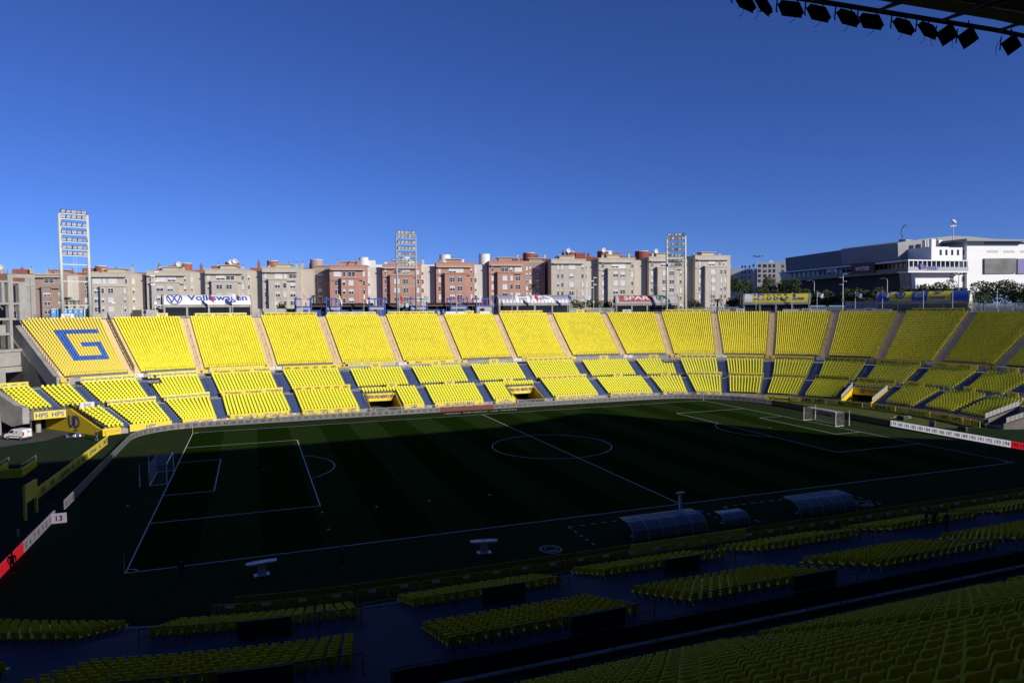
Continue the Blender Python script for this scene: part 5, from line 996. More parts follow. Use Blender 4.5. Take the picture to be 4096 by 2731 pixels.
def flats(label, xl, xr, ytop, kind, floors, cols, rec=None, bay=None, corn=True, off=0.0, depth=15.0, rcol=None, rkind='beige', dark=False, chim=3, rows_low=0, name='apartment_block', side=None):
    u0, zt = ROW.uz(xl, ytop, off); u1, _ = ROW.uz(xr, ytop, off); P = ROW.P(u0, off, GZ)
    t = thing(name, label, 'building', P, ROW.rz, 'apartment blocks behind the stadium'); L = u1-u0; H = zt-GZ; mt = wallm[kind]
    part('wall', MB().box(0, L, 0, depth, 0, H), mt, t); part('roof_parapet', MB().box(-.1, L+.1, -.1, .25, H, H+.25).box(-.1, .25, .25, depth, H, H+.25).box(L-.25, L+.1, .25, depth, H, H+.25), ledge if kind in ('beige', 'brown') else mt, t)
    lx = lambda x, o=0.0: ROW.uz(x, ytop, off+o)[0]-u0
    lz = lambda x, y, o=0.0: ROW.uz(x, y, off+o)[1]-GZ
    xm = (xl+xr)/2
    fl = [(lz(xm, a), lz(xm, b)) for a, b in floors]
    while fl and fl[-1][1] > 2.6: st = (fl[0][0]-fl[1][0]) if len(fl) > 1 else 2.9; fl.append((fl[-1][0]-st, fl[-1][1]-st))
    by = None
    if bay:
        b0, b1 = lx(bay[0]), lx(bay[1]); zb = lz(xm, bay[2]); by = (b0, b1, zb)
        part('bay', MB().box(b0, b1, -1.3, .02, 0, zb), mt, t); part('bay_ledge', MB().box(b0-.15, L-.4, -1.5, -1.28, zb-.35, zb).box(b0-.15, b1, -1.3, .0, zb, zb+.12), ledge if kind == 'beige' else mt, t)
        part('string_course', MB().box(.3, b0, -.25, 0, zb-.75, zb-.45), ledge if kind == 'beige' else mt, t)
    if corn:
        zc = fl[0][0]+.45; part('cornice', MB().box(.5, L*.93, -1.0, .0, zc, zc+.32), ledge, t)
    for (x0, x1) in cols:
        a, b = lx(x0), lx(x1)
        for i, (zhi, zlo) in enumerate(fl):
            if zlo < .3: continue
            yy = -1.3 if by and by[0] < (a+b)/2 < by[1] and zhi < by[2] else 0
            if i == 0 and yy == 0 and b-a > 1.2: window(t, a-.3, zlo, b-a+.8, zhi-zlo, 0, dark)
            else: window(t, a, zlo, b-a, zhi-zlo, yy, dark)
        # shallow grooves that run down the facade beside each window column
        yy = -1.3 if by and by[0] < (a+b)/2 < by[1] else 0
        part('pilaster', MB().box(b+.12, b+.24, yy-.06, yy, 0, (by[2] if yy else H-1.2)-.4), mt, t)
    if rec:
        r0, r1 = lx(rec[0]), lx(rec[1], 2.2); part('recessed_wall', MB().box(L, r1+1.3, 2.2, depth, 0, H-.35), wallm[rkind], t)
        if rcol:
            a, b = lx(rcol[0], 2.2), lx(rcol[1], 2.2)
            for zhi, zlo in fl:
                if zlo > .3: window(t, a, zlo, b-a, zhi-zlo, 2.2)
    if rows_low: part('base_ledge', MB().box(-.1, L+.1, -.22, 0, lz(xm, rows_low)-.25, lz(xm, rows_low)), ledge, t)
    for k in range(chim):
        x = L*(k+.5)/chim+random.uniform(-.8, .8); hh = random.uniform(.7, 2.0); y = random.uniform(2, 7); c = part('chimney', MB().box(x-.35, x+.35, y, y+.7, H, H+hh), wallm['cream'] if kind == 'beige' else mt, t); part('chimney_cap', MB().cyl(x, y+.35, H+hh, H+hh+.45, .13, 8).box(x-.28, x+.28, y+.1, y+.6, H+hh+.45, H+hh+.53), capm, c)
    # stair head with a flat slab roof
    if chim: x = L*.3; c = part('stair_head', MB().box(x, x+4.6, 3.5, 7.5, H, H+1.5), wallm['cream'] if kind == 'beige' else mt, t); part('slab', MB().box(x-.5, x+5.1, 3.0, 8, H+1.5, H+1.68), ledge, c)
    return t
Z0 = lambda x: x/3.1357; Z1 = lambda x: 600+x/3.36; Z2 = lambda x: 1200+x/2.94; Z3 = lambda x: 1950+x/3.36; Z4 = lambda x: 2550+x/3.36
def C_(Z, l): return [(Z(a), Z(b)) for a, b in l]
def F_(y0, s, l): return [(y0+a/s, y0+b/s) for a, b in l]
flats('brown pink flats between the bare concrete frame and the left tower', 134, 255, 1097, 'brown', F_(800, 3.1357, [(990, 1042), (1165, 1210), (1272, 1322), (1380, 1428)]), C_(Z0, [(562, 655), (722, 745)]), bay=(172, 206, 1145), rec=(255, 290), rcol=(262, 271), rkind='pale')
flats('narrow brown flats seen between the legs of the left tower', 314, 352, 1106, 'brown', F_(800, 3.1357, [(1022, 1075), (1115, 1168), (1225, 1280)]), C_(Z0, [(1055, 1100)]), off=3, corn=False, chim=1)
flats('beige flats right of the left floodlight tower', 365, 517, 1092, 'beige', F_(800, 3.1357, [(985, 1050), (1105, 1170), (1220, 1285), (1340, 1400)]), C_(Z0, [(1172, 1242), (1285, 1325), (1370, 1440), (1565, 1595)]), rec=(517, 560), bay=(405, 512, 1143), rcol=(528, 537))
flats('beige flats left behind the Volkswagen pavilion', 585, 755, 1085, 'beige', F_(950, 3.36, [(535, 590), (655, 722), (775, 845), (900, 945)]), [(595, 604)]+C_(Z1, [(100, 195), (245, 320), (450, 485)]), rec=(755, 802), bay=(610, 719, 1127), rcol=(761, 770))
flats('beige flats right above the Volkswagen lettering', 819, 984, 1078, 'beige', F_(950, 3.36, [(510, 570), (632, 695), (755, 820)]), C_(Z1, [(765, 800), (900, 985), (1032, 1110), (1230, 1260)]), rec=(984, 1030), bay=(849, 951, 1122), rcol=(990, 999))
flats('beige flats left of the first blue cabin with a yellow blue banner', 1048, 1201, 1072, 'beige', F_(950, 3.36, [(488, 548), (610, 678), (732, 798), (850, 910)]), C_(Z1, [(1535, 1565), (1685, 1755), (1795, 1838), (1878, 1950)]), rec=(1201, 1236), bay=(1076, 1148, 1115))
flats('brown flats set back behind the left brown canopy', 1228, 1318, 1079, 'brown', F_(900, 2.94, [(575, 625), (660, 707), (745, 790)]), C_(Z2, [(82, 125), (150, 180), (208, 255)]), off=6, corn=False, chim=1)
flats('pink flats behind the yellow and white flag', 1318, 1469, 1063, 'pink', F_(900, 2.94, [(548, 605), (650, 712), (757, 815)]), C_(Z2, [(405, 465), (500, 537), (572, 632), (735, 763)]), rec=(1469, 1510), bay=(1365, 1436, 1112), rcol=(1471, 1480), rkind='pale')
flats('pink flats behind the middle floodlight tower', 1529, 1685, 1058, 'pink', F_(900, 2.94, [(530, 580), (635, 692), (740, 795)]), C_(Z2, [(993, 1020), (1105, 1170), (1212, 1272), (1373, 1400)]), rec=(1685, 1724), bay=(1560, 1654, 1100), rcol=(1686, 1694), rkind='pale')
flats('pink flats behind the dark doorway cabin', 1744, 1897, 1052, 'pink', F_(900, 2.94, [(515, 562), (615, 672), (718, 775)]), C_(Z2, [(1627, 1655), (1757, 1817), (1845, 1905), (2002, 2028)]), rec=(1897, 1934), bay=(1778, 1865, 1092), rcol=(1898, 1906), rkind='pale')
flats('pink flats behind the left half of the HPS pavilion', 1956, 2100, 1046, 'pink', F_(900, 3.36, [(568, 625), (683, 748), (798, 865)]), C_(Z3, [(50, 80), (192, 260), (298, 335), (375, 440)]), bay=(1988, 2054, 1088))
flats('grey brown flats set back behind the dark palm', 2100, 2180, 1048, 'brown', F_(900, 3.36, [(560, 608), (648, 695), (735, 785)]), C_(Z3, [(515, 540), (560, 585), (648, 695)]), off=6, corn=False, chim=1)
flats('beige flats behind the right half of the HPS pavilion', 2205, 2343, 1038, 'beige', F_(900, 3.36, [(540, 592), (655, 715), (772, 830), (885, 945)]), C_(Z3, [(935, 962), (990, 1020), (1098, 1160), (1263, 1292)]), rec=(2343, 2376), rcol=(2344, 2349), rows_low=1186)
flats('beige flats above the left end of the SPAR pavilion', 2395, 2541, 1034, 'beige', F_(900, 3.36, [(525, 575), (635, 697), (752, 812), (865, 925)]), C_(Z3, [(1535, 1565), (1677, 1740), (1770, 1835), (1930, 1960)]), rec=(2541, 2571), bay=(2428, 2515, 1074), rows_low=1181)
flats('beige flats behind the right-hand floodlight tower', 2596, 2742, 1029, 'beige', F_(900, 3.36, [(510, 558), (620, 678), (735, 792), (845, 900)]), C_(Z4, [(180, 210), (320, 382), (412, 474), (568, 598)]), rec=(2742, 2762), bay=(2626, 2700, 1069), rows_low=1173)
flats('beige flats at the right end of the row, beside the palms', 2781, 2922, 1023.5, 'beige', F_(900, 3.36, [(490, 545), (600, 658), (715, 770), (825, 880), (930, 985)]), C_(Z4, [(825, 852), (962, 1022), (1095, 1120), (1147, 1173)]), bay=(2816, 2904, 1065), rows_low=1169)
# rear row: terracotta, white and dark red blocks with round stair towers
def rear(x0, x1, y, kind, drums, label, off=20.0):
    u0, zt = ROW.uz(x0, y, off); u1, _ = ROW.uz(x1, y, off); P = ROW.P(u0, off, GZ); L = u1-u0; H = zt-GZ
    t = thing('rear_block', label, 'building', P, ROW.rz, 'rear row of flats'); part('wall', MB().box(0, L, 0, 14, 0, H), wallm[kind], t)
    for (a, b, yt, k) in drums:
        ua, zz = ROW.uz(a, yt, off); ub, _ = ROW.uz(b, yt, off); cyl_part(t, 'stair_drum', ua-u0, ub-u0, H-.5, zz-GZ, -1.5, wallm[k])
    for k in range(int(L/5)):
        x = 5*k+random.uniform(1, 3.5); hh = random.uniform(.8, 2.4); c = part('chimney', MB().box(x-.4, x+.4, 1, 1.8, H, H+hh), wallm[kind if random.random() < .7 else 'cream'], t); part('chimney_cap', MB().cyl(x, 1.4, H+hh, H+hh+.5, .14, 8).box(x-.3, x+.3, 1.1, 1.7, H+hh+.5, H+hh+.58), capm, c)
    m_ = MB()
    for k in range(int(L/14)): x = 14*k+6; m_.box(x, x+3.6, 0, 4, H, H+1.5)
    if m_.v: part('stair_heads', m_, wallm[kind], t)
    return t
rear(-30, 250, 1094, 'terra', [], 'terracotta block behind the bare concrete frame and left tower'); rear(252, 600, 1090, 'terra', [(380, 428, 1066, 'terra')], 'terracotta rear block with drum right of the left tower')
rear(600, 1000, 1080, 'terra', [(722, 767, 1055, 'terra'), (899, 955, 1050, 'terra')], 'terracotta rear block with two drums behind the Volkswagen pavilion'); rear(1000, 1330, 1071, 'terra', [(1067, 1112, 1045, 'terra'), (1239, 1290, 1040, 'pinkp')], 'terracotta rear block with a pale pink drum')
rear(1390, 2010, 1058, 'white', [(1435, 1473, 1032, 'white'), (1603, 1640, 1031, 'white'), (1757, 1802, 1021, 'white'), (1915, 1960, 1018, 'white')], 'white rear block with four white drums'); rear(2050, 2240, 1034, 'dred', [(2093, 2140, 1013, 'dred')], 'dark red rear block behind the grey brown flats'); rear(2240, 2690, 1027, 'dred', [(2264, 2299, 1008, 'dred'), (2392, 2444, 1006, 'dred'), (2544, 2596, 1006, 'dred')], 'long dark red rear block with three drums')
dishm = mat('dish grey', (.55, .56, .57), .5)
for x, y, o in ((716, 1056, 6), (925, 1048, 6), (940, 1044, 6), (2275, 1002, 6), (2416, 1000, 6), (2442, 1010, 6), (2626, 1004, 6), (4, 1068, 8)):
    u, z = ROW.uz(x, y, o); P = ROW.P(u, o, z); m_ = MB(); V = [(0, .25, 0)]+[(r_*math.cos(a), d_, r_*math.sin(a)) for r_, d_ in ((.45, .17), (.85, 0)) for a in np.linspace(0, 2*math.pi, 13)[:-1]]
    m_.add(V, [(0, 1+(k+1) % 12, 1+k) for k in range(12)]+[(1+k, 1+(k+1) % 12, 13+(k+1) % 12, 13+k) for k in range(12)]); m_.bar((0, .25, 0), (0, .4, -2.2), .06, 5)
    tag(part('satellite_dish', m_, dishm, loc=P, rz=ROW.rz+.3), {716: 'round satellite dish left above the Volkswagen pavilion', 925: 'front satellite dish above the middle of the Volkswagen pavilion', 940: 'rear satellite dish above the middle of the Volkswagen pavilion', 2275: 'satellite dish on the roofs above the HPS pavilion', 2416: 'upper satellite dish left above the SPAR pavilion', 2442: 'lower satellite dish left above the SPAR pavilion', 2626: 'satellite dish left of the right-hand tower', 4: 'satellite dish at the far left roofline'}[x], 'satellite dish', 'satellite dishes')
# pale flats farther off, right of the row
def far_flats():
    pl = Plane(CAM[:2]+RC[2][:2]*330+RC[0][:2]*330*(2957-2048)/FOC, CAM[:2]+RC[2][:2]*322+RC[0][:2]*322*(3150-2048)/FOC)
    u1, zt = pl.uz(3145, 1048); t = thing('far_flats', 'pale flats with brown windows between the palms and the shopping centre', 'building', pl.P(8, 0, GZ), pl.rz)
    o8 = 8.0; part('wall', MB().box(0, u1-o8, 0, 14, 0, zt-GZ), wallm['pale'], t); ul, zl = pl.uz(2922, 1078, 10); part('side_wing', MB().box(ul-o8, 0, 10, 20, 0, zl-GZ), wallm['pale'], t)
    for x in (3010, 3031, 3054, 3076, 3093, 3128):
        for y in (1063, 1083, 1103, 1123): a, z = pl.uz(x, y+5); window(t, a-o8, z-GZ, 1.4 if x in (3031, 3054) else .9, 1.3, 0, True)
    for y in (1063, 1085, 1107):
        for x in (2960, 2972, 2990): a, z = pl.uz(x, y+5); window(t, a-o8, z-GZ, .8, 1.3, 0 if x > 3000 else (0 if a-o8 > 0 else 10), True)
    part('roof_box', MB().box((u1-o8)*.4, (u1-o8)*.52, 2, 5, zt-GZ, zt-GZ+1), wallm['white'], t)
far_flats()
# ---------------------------------------------------------------- shopping centre on the right
def polar(x, Z): return CAM[:2]+RC[2][:2]*Z/math.cos(PIT)+RC[0][:2]*Z*(x-2048)/FOC
mall = thing('shopping_centre', 'long dark and white shopping centre behind the trees on the right', 'building', (*polar(3591, 230), GZ))
mo = np.array(mall.location); SL = Plane(polar(3141, 283), polar(3591, 230)); dperp = np.array([SL.d[1], -SL.d[0]]); dperp = dperp if dperp @ RC[0][:2] > 0 else -dperp
SF = Plane(polar(3591, 230), polar(3591, 230)+dperp*60)
def mall_part(nm, m_, mt): m_.local(mo); return part(nm, m_, mt, mall)
def onp(pl, pts, off=0.0): return [pl.P(*((lambda uz: (uz[0], off, uz[1]))(pl.uz(x, y, off)))) for x, y in pts]
def slab(nm, pl, pts, th, mt, off=0.0):
    a = onp(pl, pts, off); b = [p+np.array([pl.b[0]*th, pl.b[1]*th, 0]) for p in a]; n = len(a)
    return mall_part(nm, MB().add(a+b, [tuple(range(n)), tuple(range(2*n-1, n-1, -1))]+[(i, n+i, n+(i+1) % n, (i+1) % n) for i in range(n)]), mt)
mdark = mat('slate cladding', (.13, .145, .17), .6, .12, .4, stretch=(.2, .2, 3)); mgrey = mat('grey cladding', (.24, .25, .27), .6, .1, .4, stretch=(.2, .2, 3)); mwh = mat('white cladding', (.74, .75, .77), .6, .05, .4, stretch=(.2, .2, 2.5)); mblk = mat('mall base', (.05, .05, .052), .8, .3, .2)
Z5 = lambda x, y: (3100+x/2.3614, 900+y/2.3614)
slab('side_cladding', SL, [Z5(98, 312), Z5(400, 268), Z5(760, 218), Z5(1160, 168), Z5(1165, 345), Z5(105, 440)], 30, mdark)
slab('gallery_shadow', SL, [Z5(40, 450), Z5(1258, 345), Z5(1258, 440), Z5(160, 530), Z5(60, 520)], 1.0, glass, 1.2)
slab('gallery_roof', SL, [Z5(36, 447), Z5(1262, 325), Z5(1262, 342), Z5(36, 456)], 3.0, galv, -2.0)
slab('gallery_rail', SL, [Z5(155, 500), Z5(1258, 400), Z5(1258, 448), Z5(165, 530)], .15, mat('glass balustrade', (.10, .11, .12), .3), -1.8)
slab('base_wall', SL, [Z5(60, 520), Z5(1280, 445), Z5(1290, 760), Z5(60, 760)], 28, mblk, 2.2)
for k in range(26): 
    f = k/25; x = 150+f*1090; y0 = 440-f*100; slab('mullion', SL, [Z5(x, y0), Z5(x+5, y0), Z5(x+5, y0+70), Z5(x, y0+70)], .2, galv, .9)
slab('front_cladding', SF, [Z5(1160, 168), Z5(1260, 150), Z5(1480, 122), Z5(1680, 104), Z5(1820, 108), Z5(2080, 132), Z5(2080, 330), Z5(1165, 330)], 25, mgrey)
slab('white_block', SF, [Z5(1478, 205), Z5(1808, 208), Z5(1808, 345), Z5(1478, 340)], 12, mwh, -9); slab('white_base', SF, [Z5(1320, 440), Z5(1808, 440), Z5(1808, 600), Z5(1330, 600)], 1.5, mwh, -9)
slab('white_hall', SF, [Z5(1812, 150), Z5(1975, 142), Z5(2420, 150), Z5(2420, 640), Z5(1812, 640)], 20, mwh, -10)
slab('hall_roof', SF, [Z5(1812, 128), Z5(1975, 130), Z5(2420, 138), Z5(2420, 152), Z5(1812, 150)], 22, mgrey, -13)
slab('roof_opening', SF, [Z5(1980, 158), Z5(2420, 162), Z5(2420, 182), Z5(1980, 180)], .1, glass, -10.08)
slab('corner_pier', SF, [Z5(1272, 450), Z5(1318, 450), Z5(1318, 600), Z5(1285, 600)], 4, concrete, -7)
slab('balcony_floor', SF, [Z5(1258, 436), Z5(1828, 436), Z5(1828, 448), Z5(1258, 448)], 4, mwh, -12.5); slab('balcony_roof', SF, [Z5(1258, 326), Z5(1830, 332), Z5(1830, 342), Z5(1258, 338)], 4, mwh, -12.5)
slab('balcony_glass', SF, [Z5(1262, 338), Z5(1826, 342), Z5(1826, 436), Z5(1262, 436)], .1, mat('gallery glass', (.06, .055, .07), .15), -9.6); slab('balustrade', SF, [Z5(1258, 395), Z5(1828, 398), Z5(1828, 438), Z5(1258, 438)], .08, mat('pale balustrade', (.40, .42, .46), .3), -12.4)
for k in range(14): x = 1262+k*43; slab('gallery_post', SF, [Z5(x, 338), Z5(x+6, 338), Z5(x+6, 438), Z5(x, 438)], .2, white, -12.3)
for k in range(5): x = 1556+k*54.5; slab('window', SF, [Z5(x, 234), Z5(x+20, 234), Z5(x+20, 286), Z5(x, 286)], .06, glass, -9.06)
for x in (1652, 1764): slab('window', SF, [Z5(x, 488), Z5(x+36, 488), Z5(x+36, 535), Z5(x, 535)], .06, mat('vent brown', (.16, .14, .13), .7), -9.06 if x < 1700 else -9.06)
for k in range(3):
    for j in range(4): x = 2004+k*158+j*27; slab('vent', SF, [Z5(x, 240), Z5(x+20, 240), Z5(x+20, 262), Z5(x, 262)], .05, mat('vent grey', (.45, .46, .48), .6), -10.06)
slab('billboard', SF, [Z5(1982, 316), Z5(2280, 314), Z5(2280, 456), Z5(1982, 460)], .5, mat('grey poster', (.17, .18, .18), .5, .7, .09, dirt=(.05, .05, .05)), -10.6); slab('billboard_edge', SF, [Z5(2294, 318), Z5(2420, 316), Z5(2420, 458), Z5(2294, 460)], .5, mat('violet poster', (.16, .15, .36), .5), -10.6)
for x0, x1, y in ((1420, 1428, 140), (1442, 1450, 140), (1480, 1520, 134), (1548, 1580, 142)): slab('roof_plant', SF, [Z5(x0, y), Z5(x1, y), Z5(x1, 206), Z5(x0, 206)], 1.2, mwh if x0 == 1480 else galv, -4)
slab('roof_tower', SL, [Z5(1170, 136), Z5(1236, 136), Z5(1236, 170), Z5(1170, 170)], 3, concrete, 6)
def sign_on(pl, x, y, wd, hpx, tx, mt, off, plate=None, bold=0.02):
    u, z = pl.uz(x, y, off); m_ = textmb(tx, w_=wd, h=hpx, bold=bold); V = [pl.P(u+a, off, z+c) for a, _, c in m_.v]
    if plate:
        q = [pl.P(u+a, off+.1, z+c) for a, c in ((-wd*.85, -hpx*1.0), (wd*.85, -hpx*1.0), (wd*.85, hpx*1.0), (-wd*.85, hpx*1.0))]; mall_part('sign_plate', MB().add(q, [(0, 1, 2, 3)]), plate)
    mall_part('lettering', MB().add(V, m_.f), mt)
sign_on(SL, *Z5(822, 408), 6.2, 1.7, 'worten', white, -2.4, mat('dark red plate', (.14, .02, .02), .6)); sign_on(SL, *Z5(348, 447), 7.5, 1.4, 'MERCADONA', mat('mall green', (.06, .22, .14), .6), -2.4); sign_on(SL, *Z5(535, 430), 2.6, .5, 'ozone', inkk, -2.4, white)
sign_on(SF, *Z5(1478, 402), 5.6, 1.3, 'Premios', mat('violet sign', (.12, .08, .35), .5), -12.8)
slab('sign_emblem', SF, [Z5(1375, 365), Z5(1402, 368), Z5(1410, 400), Z5(1388, 420), Z5(1372, 395)], .1, mat('violet sign', (.12, .08, .35), .5), -12.9)
u, z = SL.uz(*Z5(1200, 134), 6); m_ = MB(); m_.path([SL.P(u+a, 6, z+c) for a, c in ((0, 0), (.3, .9), (-.5, 1.8), (-.2, 3.4), (.6, 4.4), (1.5, 4.7), (1.6, 3.9))], .14, 6); wthing('roof_sculpture', m_, mat('sculpture blue', (.10, .16, .30), .4), 'curved blue sculpture on the roof of the shopping centre', 'sculpture')
u, z = SF.uz(*Z5(1680, 200), -4); m_ = MB(); m_.bar(SF.P(u, -4, z), SF.P(u, -4, z+8.5), .15, 6).box(0, 0.01, 0, .01, 0, .01); p_ = SF.P(u, -4, z+8); m_.bar(p_, p_+np.array([0, -.4, .3]), 0.8, 12); m_.bar(p_+np.array([-1.6, 0, -1.5]), p_+np.array([1.2, 0, -1.2]), .12, 5); m_.v = [v for v in m_.v]; m_.f = m_.f; 
wthing('roof_mast', MB().bar(SF.P(u, -4, z), SF.P(u, -4, z+8.5), .15, 6).bar(p_, p_+np.array([0, -.4, .3]), .8, 12).bar(p_+np.array([-1.6, 0, -1.5]), p_+np.array([1.2, 0, -1.2]), .25, 5), dishm, 'mast with a round dish on the white block', 'mast')
# ---------------------------------------------------------------- bare concrete frame at the far left
UP = Plane(oval(-69, 74)[0], oval(-62.2, 80)[0]); ub = UP.P(0, 0, 0)
fr = thing('concrete_frame', 'unfinished bare concrete frame at the left edge of the photo', 'building', (*UP.P(*[UP.uz(60, 1300)[0], 0])[:2], 0)); fl_ = np.array(fr.location)
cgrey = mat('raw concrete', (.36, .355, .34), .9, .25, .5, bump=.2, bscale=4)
def fslab(nm, x0, x1, y0, y1, th, off=0.0, mt=None):
    ua, zb = UP.uz(x0, y1, off); ub_, zt = UP.uz(x1, y0, off); zt = UP.uz((x0+x1)/2, y0, off)[1]; zb = UP.uz((x0+x1)/2, y1, off)[1]
    m_ = MB(); a = UP.P(ua, off); b = UP.P(ub_, off); k = np.array([UP.b[0]*th, UP.b[1]*th, 0]); V = []
    for z in (zb, zt):
        for p in (a, b, b+k, a+k): V.append((p[0], p[1], z))
    m_.add(V, [(3, 2, 1, 0), (4, 5, 6, 7), (0, 1, 5, 4), (1, 2, 6, 5), (2, 3, 7, 6), (3, 0, 4, 7)]); m_.local(fl_); part(nm, m_, mt or cgrey, fr)
for x0, x1, y0, y1, th in ((-60, 52, 1121, 1129, 9), (50, 104, 1127, 1134, 9), (-60, 104, 1210, 1218, 9.2), (-60, 66, 1272, 1281, 9), (-60, 47, 1333, 1342, 9), (-60, 90, 1399, 1409, 9), (-60, 138, 1468, 1489, 3), (50, 138, 1097, 1112, 1.0), (104, 138, 1140, 1147, 5)): fslab('floor_slab', x0, x1, y0, y1, th)
for x0, x1, y0, y1, off, th in ((9, 17, 1129, 1210, 0, .8), (37, 50, 1096, 1272, -.05, .9), (80, 104, 1134, 1280, -.05, .9), (106, 118, 1112, 1275, 5, .8), (127, 139, 1105, 1275, 5, .8), (60, 74, 1134, 1210, 6, .8), (24, 36, 1129, 1210, 6, .8), (44, 50, 1281, 1400, 0, .8), (0, 22, 1490, 1540, -.05, 1.5)): fslab('column', x0, x1, y0, y1, th, off)
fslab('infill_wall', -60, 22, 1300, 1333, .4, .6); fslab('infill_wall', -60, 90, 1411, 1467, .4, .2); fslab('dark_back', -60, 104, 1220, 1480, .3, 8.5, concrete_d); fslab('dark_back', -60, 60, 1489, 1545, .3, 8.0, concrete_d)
m_ = MB()
for x in list(range(-4, 36, 5))+list(range(72, 92, 4)):
    u, z = UP.uz(x, 1129, .3); p = UP.P(u, .3, z); m_.bar(p, (p[0], p[1], z+random.uniform(1.5, 3.0)), .03, 4)
m_.local(fl_); part('starter_bars', m_, mat('rebar', (.10, .06, .04), .8), fr)
# ---------------------------------------------------------------- trees, palms, hedges
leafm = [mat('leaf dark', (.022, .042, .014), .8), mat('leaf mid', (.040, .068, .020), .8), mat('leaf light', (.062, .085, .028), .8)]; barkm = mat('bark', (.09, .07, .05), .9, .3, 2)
def crown_mb(rx, ry, rz, n, cz, leaf=.22, lobes=7):
    m_ = MB(); C = [(np.random.uniform(-.55, .55), np.random.uniform(-.55, .55), np.random.uniform(-.4, .5), np.random.uniform(.38, .62)) for _ in range(lobes)]+[(0, 0, -.1, .7)]
    for k in range(n):
        c = C[k % len(C)]; d = np.random.normal(size=3); d /= np.linalg.norm(d); q = c[3]*(.55+.45*random.random()**.5)
        P = np.array([(c[0]+d[0]*q)*rx, (c[1]+d[1]*q)*ry, cz+(c[2]+d[2]*q)*rz]); a = np.random.normal(size=3); a /= np.linalg.norm(a); b = np.cross(a, np.random.normal(size=3)); b /= np.linalg.norm(b); s = leaf*random.uniform(.6, 1.5)
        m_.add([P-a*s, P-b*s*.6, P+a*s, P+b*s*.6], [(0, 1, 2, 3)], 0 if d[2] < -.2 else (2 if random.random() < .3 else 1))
    return m_
def at_px(x, R): p = oval(s_at(x, R, 21, -80, 112), R)[0]; Z_ = float(RC[2] @ (np.array([p[0], p[1], 21])-CAM)); return p, Z_
def tree(x, ybase, ytop, wpx, Zd, label, kind='tree', n=1500):
    p, Zd = at_px(x, Zd); d_ = ray(x, ytop); zt = float((CAM+d_*(Zd/(RC[2] @ d_)))[2])
    zb = ZW-.1; H = max(zt-zb, 1.2); w_ = wpx*Zd/FOC/2
    t = thing('tree' if kind == 'tree' else 'hedge', label, kind, (p[0], p[1], zb)); rz = min(H*.42, w_*1.1) if kind == 'tree' else H*.5
    m_ = MB().bar((0, 0, 0), (.15, .1, H-rz*1.4), .18, 7, r2=.1)
    for k in range(4): a = k*1.7; m_.bar((.15, .1, max(.2, H-rz*1.9)), (math.cos(a)*w_*.5, math.sin(a)*w_*.5, H-rz*.9), .09, 5, r2=.03)
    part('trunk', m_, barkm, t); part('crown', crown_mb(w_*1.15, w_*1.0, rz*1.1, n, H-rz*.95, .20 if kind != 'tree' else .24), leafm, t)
def palm(x, ytop, wpx, Zd, label, nf=26, dry=False):
    p, Zd = at_px(x, Zd); d_ = ray(x, ytop); zt = float((CAM+d_*(Zd/(RC[2] @ d_)))[2]); zb = ZW-.1; H = zt-zb; w_ = wpx*Zd/FOC/2
    t = thing('palm_tree', label, 'palm', (p[0], p[1], zb)); hc = max(H-w_*.55, .6); part('trunk', MB().bar((0, 0, 0), (0, 0, hc), .3, 9, r2=.24), barkm, t); m_ = MB()
    for k in range(nf):
        a = k*2.399; el = 1.25-1.75*(k/nf); L = w_*random.uniform(.85, 1.1); pts = []
        for i in range(8): u = i/7; r_ = L*u; pts.append(np.array([math.cos(a)*r_*math.cos(el*.6+.2-u*.3), math.sin(a)*r_*math.cos(el*.6+.2-u*.3), hc+math.sin(el)*L*.75*u-.55*L*u*u]))
        side = np.array([-math.sin(a), math.cos(a), 0])
        for i in range(7):
            for sg in (-1, 1):
                for h_ in (0, .5): b = pts[i]*(1-h_)+pts[i+1]*h_; tip = b+side*sg*L*.22*(1-.5*i/7)+(pts[i+1]-pts[i])*.9+np.array([0, 0, -.08*L]); m_.add([b, b+(pts[i+1]-pts[i])*.35, tip], [(0, 1, 2)], 1 if k % 3 else 2)
        for i in range(7): m_.bar(pts[i], pts[i+1], .02, 3, 0)
    part('fronds', m_, leafm, t)
for a in [(2135, 1130, 50, 104, 'dark palm between the pink and beige flats', 30), (2960, 1128, 78, 99, 'large palm left of the FANCLUB pavilion', 34), (3462, 1178, 70, 99, 'palm before the hall left of the hummel pavilion', 30), (3915, 1152, 95, 99, 'palm right of the hummel pavilion', 32), (1255, 1177, 22, 101, 'small palm left behind the brown canopy', 22), (1290, 1164, 24, 101, 'small palm right of the other small one behind the canopy', 22), (2870, 1186, 50, 98, 'low palm left of the big palm', 26), (2935, 1190, 60, 97, 'low wide palm beside the FANCLUB pavilion', 28), (300, 1190, 60, 104, 'dark palm between the legs of the left tower', 30), (268, 1180, 50, 106, 'second palm between the legs of the left tower', 26)]: palm(*a)
for a in [(2310, 1242, 1196, 70, 97, 'dark hedge right of the HPS pavilion', 'hedge'), (2365, 1242, 1196, 75, 97, 'dark hedge behind the light blue flag', 'hedge'), (2432, 1242, 1193, 64, 97, 'round dark bush left of the SPAR pavilion', 'hedge'), (2770, 1240, 1194, 54, 97, 'clipped bush right of the right-hand tower', 'hedge'), (2795, 1240, 1202, 30, 97, 'small bush beside the clipped bush', 'hedge'), (2925, 1240, 1192, 45, 97, 'bush behind the low palms', 'hedge'), (1125, 1232, 1205, 32, 97, 'grey green bush left of the first blue cabin', 'hedge'), (640, 1250, 1232, 60, 97, 'low hedge left of the Volkswagen pavilion', 'hedge')]: tree(*a[:5], a[5], a[6], 900)
